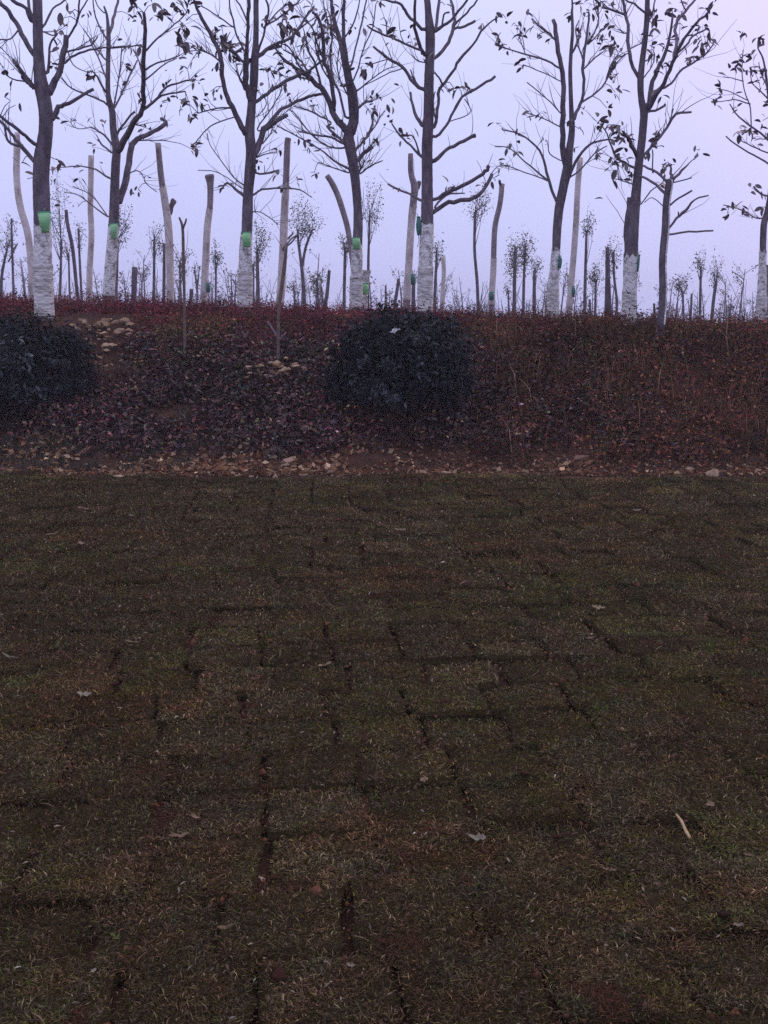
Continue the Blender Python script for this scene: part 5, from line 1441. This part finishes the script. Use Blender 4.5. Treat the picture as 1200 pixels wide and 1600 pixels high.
for a in [
 ('grey elongated fallen leaf on the far left lawn', 80, 836, 27, .25, 'dry', .3), ('yellowish curled leaf just right of the grey elongated one', 128, 850, 17, -.5, 'dry', .5),
 ('long tan leaf strip lying in a sod joint on the left', 215, 1005, 46, -.15, 'dry', .2), ('white strip at the left edge of the lawn', 18, 1028, 40, -.35, 'pale', .16),
 ('crumpled whitish leaf left of the middle lawn', 131, 1086, 26, .3, 'pale', .6), ('broad grey leaf below the lawn centre', 745, 1310, 32, -.2, 'pale', .55),
 ('pale broad leaf in the lower left lawn', 352, 1449, 29, .35, 'dry', .5), ('small bluish white leaf near the bottom centre', 511, 1502, 15, .3, 'pale', .45),
 ('tiny pink scrap right of the bluish white leaf', 548, 1508, 15, -.2, 'pale', .5), ('tiny grey leaf at lower left bottom', 146, 1516, 11, .8, 'pale', .6),
 ('crinkled tan leaf right of the lawn middle', 662, 1220, 21, .9, 'dry', .7), ('upright grey leaf left of the cane piece', 1005, 1254, 20, 1.3, 'dry', .5),
 ('pinkish triangular leaf right above the cane piece', 1108, 1258, 22, .9, 'dry', .6), ('small white leaf in the upper lawn middle', 617, 893, 13, .5, 'pale', .45),
 ('tan leaf in a sod joint on the right lawn', 935, 950, 24, -.3, 'dry', .45), ('flat tan leaf just below the sod joint leaf', 920, 998, 24, 0.0, 'dry', .3),
 ('curled brown leaf left of the lower lawn', 305, 1277, 20, -.5, 'dry', .5), ('long grey leaf below the curled brown leaf', 280, 1307, 36, .1, 'dry', .3),
 ('pale pink leaf left of the lawn middle', 508, 1041, 28, .5, 'dry', .45), ('white upright fleck at the top of the lawn', 763, 773, 14, -1.0, 'pale', .5),
 ('pale leaf in the upper middle lawn', 625, 829, 22, .2, 'dry', .4), ('white fleck on the upper right lawn', 1075, 865, 10, 1.0, 'pale', .6),
 ('tan leaf on the lower right lawn', 954, 1360, 20, -.1, 'dry', .5), ('grey crumpled leaf near the lower right edge', 1153, 1446, 18, .2, 'pale', .6),
 ('yellow fleck of leaf right of the lower tan leaf', 1026, 1380, 12, .0, 'dry', .5), ('curled leaf below the pink pebble on the right', 740, 960, 14, .6, 'dry', .5),
 ('small pale leaf at the upper left of the lawn', 205, 806, 13, .4, 'pale', .5), ('tan leaf lying at the top left of the lawn', 132, 797, 25, .05, 'dry', .35),
 ('thin pale leaf near the top right of the lawn', 995, 798, 18, .4, 'pale', .4), ('brown leaf at far right of the lawn', 1170, 1336, 18, -.4, 'dry', .5)]:
    lawn_leaf(*a)
# pebbles and clods
for lab, px, py, s, lib, nm, ct, f in [('smooth pink pebble in the upper right of the lawn middle', 727, 914, .075, ROCKS, 'pebble', 'pebble', .9), ('red clay clod beside a sod joint, lower left', 428, 1372, .035, CLODS, 'clay_clod', 'clod', .8),
        ('wide brown clod at the bottom left of centre', 436, 1526, .065, CLODS, 'clay_clod', 'clod', .5), ('broad red clay clod on the right lawn', 877, 1309, .075, CLODS, 'clay_clod', 'clod', .4),
        ('brown clod near the lower right edge', 1132, 1431, .05, CLODS, 'clay_clod', 'clod', .7), ('dark red clod near the left sod joint', 180, 1070, .06, CLODS, 'clay_clod', 'clod', .6),
        ('orange clod right of the upper left lawn', 545, 1015, .05, CLODS, 'clay_clod', 'clod', .6), ('reddish clod in the right sod gap', 820, 1210, .05, CLODS, 'clay_clod', 'clod', .6),
        ('small red clod in the right middle lawn', 925, 1040, .05, CLODS, 'clay_clod', 'clod', .6)]:
    s *= .8 if lib is CLODS else 1
    p = lawn_pt(px, py); p.z += s * .12
    stone(lab, None, p, s, lib, nm, ct, f)
# the cane piece
a_, b_ = lawn_pt(1056, 1272, .055), lawn_pt(1078, 1309, .055)
pts, rr = smooth_line([a_, a_.lerp(b_, .35) + Vector((.002, 0, .003)), a_.lerp(b_, .7), b_], [.0035, .004, .0042, .0044], 4)
rr = [r * (1.18 if i in (4, 9) else 1) for i, r in enumerate(rr)]
mb = MB(); mb.add(*tube(pts, rr, 9, .03, 1))
tag(mb.build('cane_piece', M['straw'], org=a_, loc=a_), 'short straw coloured cane piece on the lower right lawn', 'stick')
# green sprig
p = lawn_pt(182, 1466)
root = empty('weed_sprig', p); tag(root, 'small yellow green weed sprig in the lower left lawn', 'weed')
M['sprig'] = noise_mat('sprig_green', [(.3, (.06, .07, .015)), (.7, (.12, .12, .03))], 30, 2, .7)
for k in range(7):
    w = k * .9 + .3 * (k % 3); L = .012 + .004 * (k % 4)
    mb = MB()
    d = Vector((math.cos(w), math.sin(w), .45)).normalized(); s_ = Vector((-math.sin(w), math.cos(w), 0)) * .003
    mb.add([(0, 0, 0), d * L * .5 + s_, d * L, d * L * .5 - s_, d * L * .5 + Vector((0, 0, -.003))], [(0, 1, 4), (1, 2, 4), (2, 3, 4), (3, 0, 4)])
    mb.build('leaf', M['sprig'], root)

# fine pale straw bits scattered over the sods
n = 2600
y = RNG.uniform(1.8, 9.5, n) ; x = RNG.uniform(-.4, .4, n) * (y + .6)
V, F = leaf_quads(np.stack([x, y, RNG.uniform(.046, .062, n)], 1), RNG.normal(size=(n, 3)) * .45 + np.array([0, 0, 1]), RNG.uniform(.008, .026, n) * (.6 + .1 * y), .28)
C = pick([(0.26, 0.20, 0.15), (0.16, 0.10, 0.07), (0.34, 0.30, 0.26), (0.14, 0.06, 0.04)], [3, 4, 1, 2], n)
tag(link('straw_bits', np_mesh('straw_bits', V, F, M['foliage'], np.repeat(C, 4, 0))), 'fine dry straw and leaf bits scattered over the sods', 'plant litter', kind='stuff')

# ------------------------------------------------------------------ damp evening air
zmin, zmax = float(GZ.min()) - 1.0, 10.0
mb = MB()
x0, x1, y0, y1 = -221.0, 221.0, -31.0, 321.0
mb.add([(x0, y0, zmin), (x1, y0, zmin), (x1, y1, zmin), (x0, y1, zmin), (x0, y0, zmax), (x1, y0, zmax), (x1, y1, zmax), (x0, y1, zmax)],
       [(3, 2, 1, 0), (4, 5, 6, 7), (0, 1, 5, 4), (1, 2, 6, 5), (2, 3, 7, 6), (3, 0, 4, 7)])
hm = bpy.data.materials.new('haze'); hm.use_nodes = True
hn = hm.node_tree; hn.nodes.clear()
ho = hn.nodes.new('ShaderNodeOutputMaterial'); hv = hn.nodes.new('ShaderNodeVolumePrincipled')
hv.inputs['Color'].default_value = (0.90, 0.88, 0.98, 1)
hv.inputs['Density'].default_value = HAZE
hn.links.new(hv.outputs[0], ho.inputs['Volume'])
tag(mb.build('haze', hm, smooth=False), 'thin pale evening haze over the whole place', 'haze', kind='stuff')
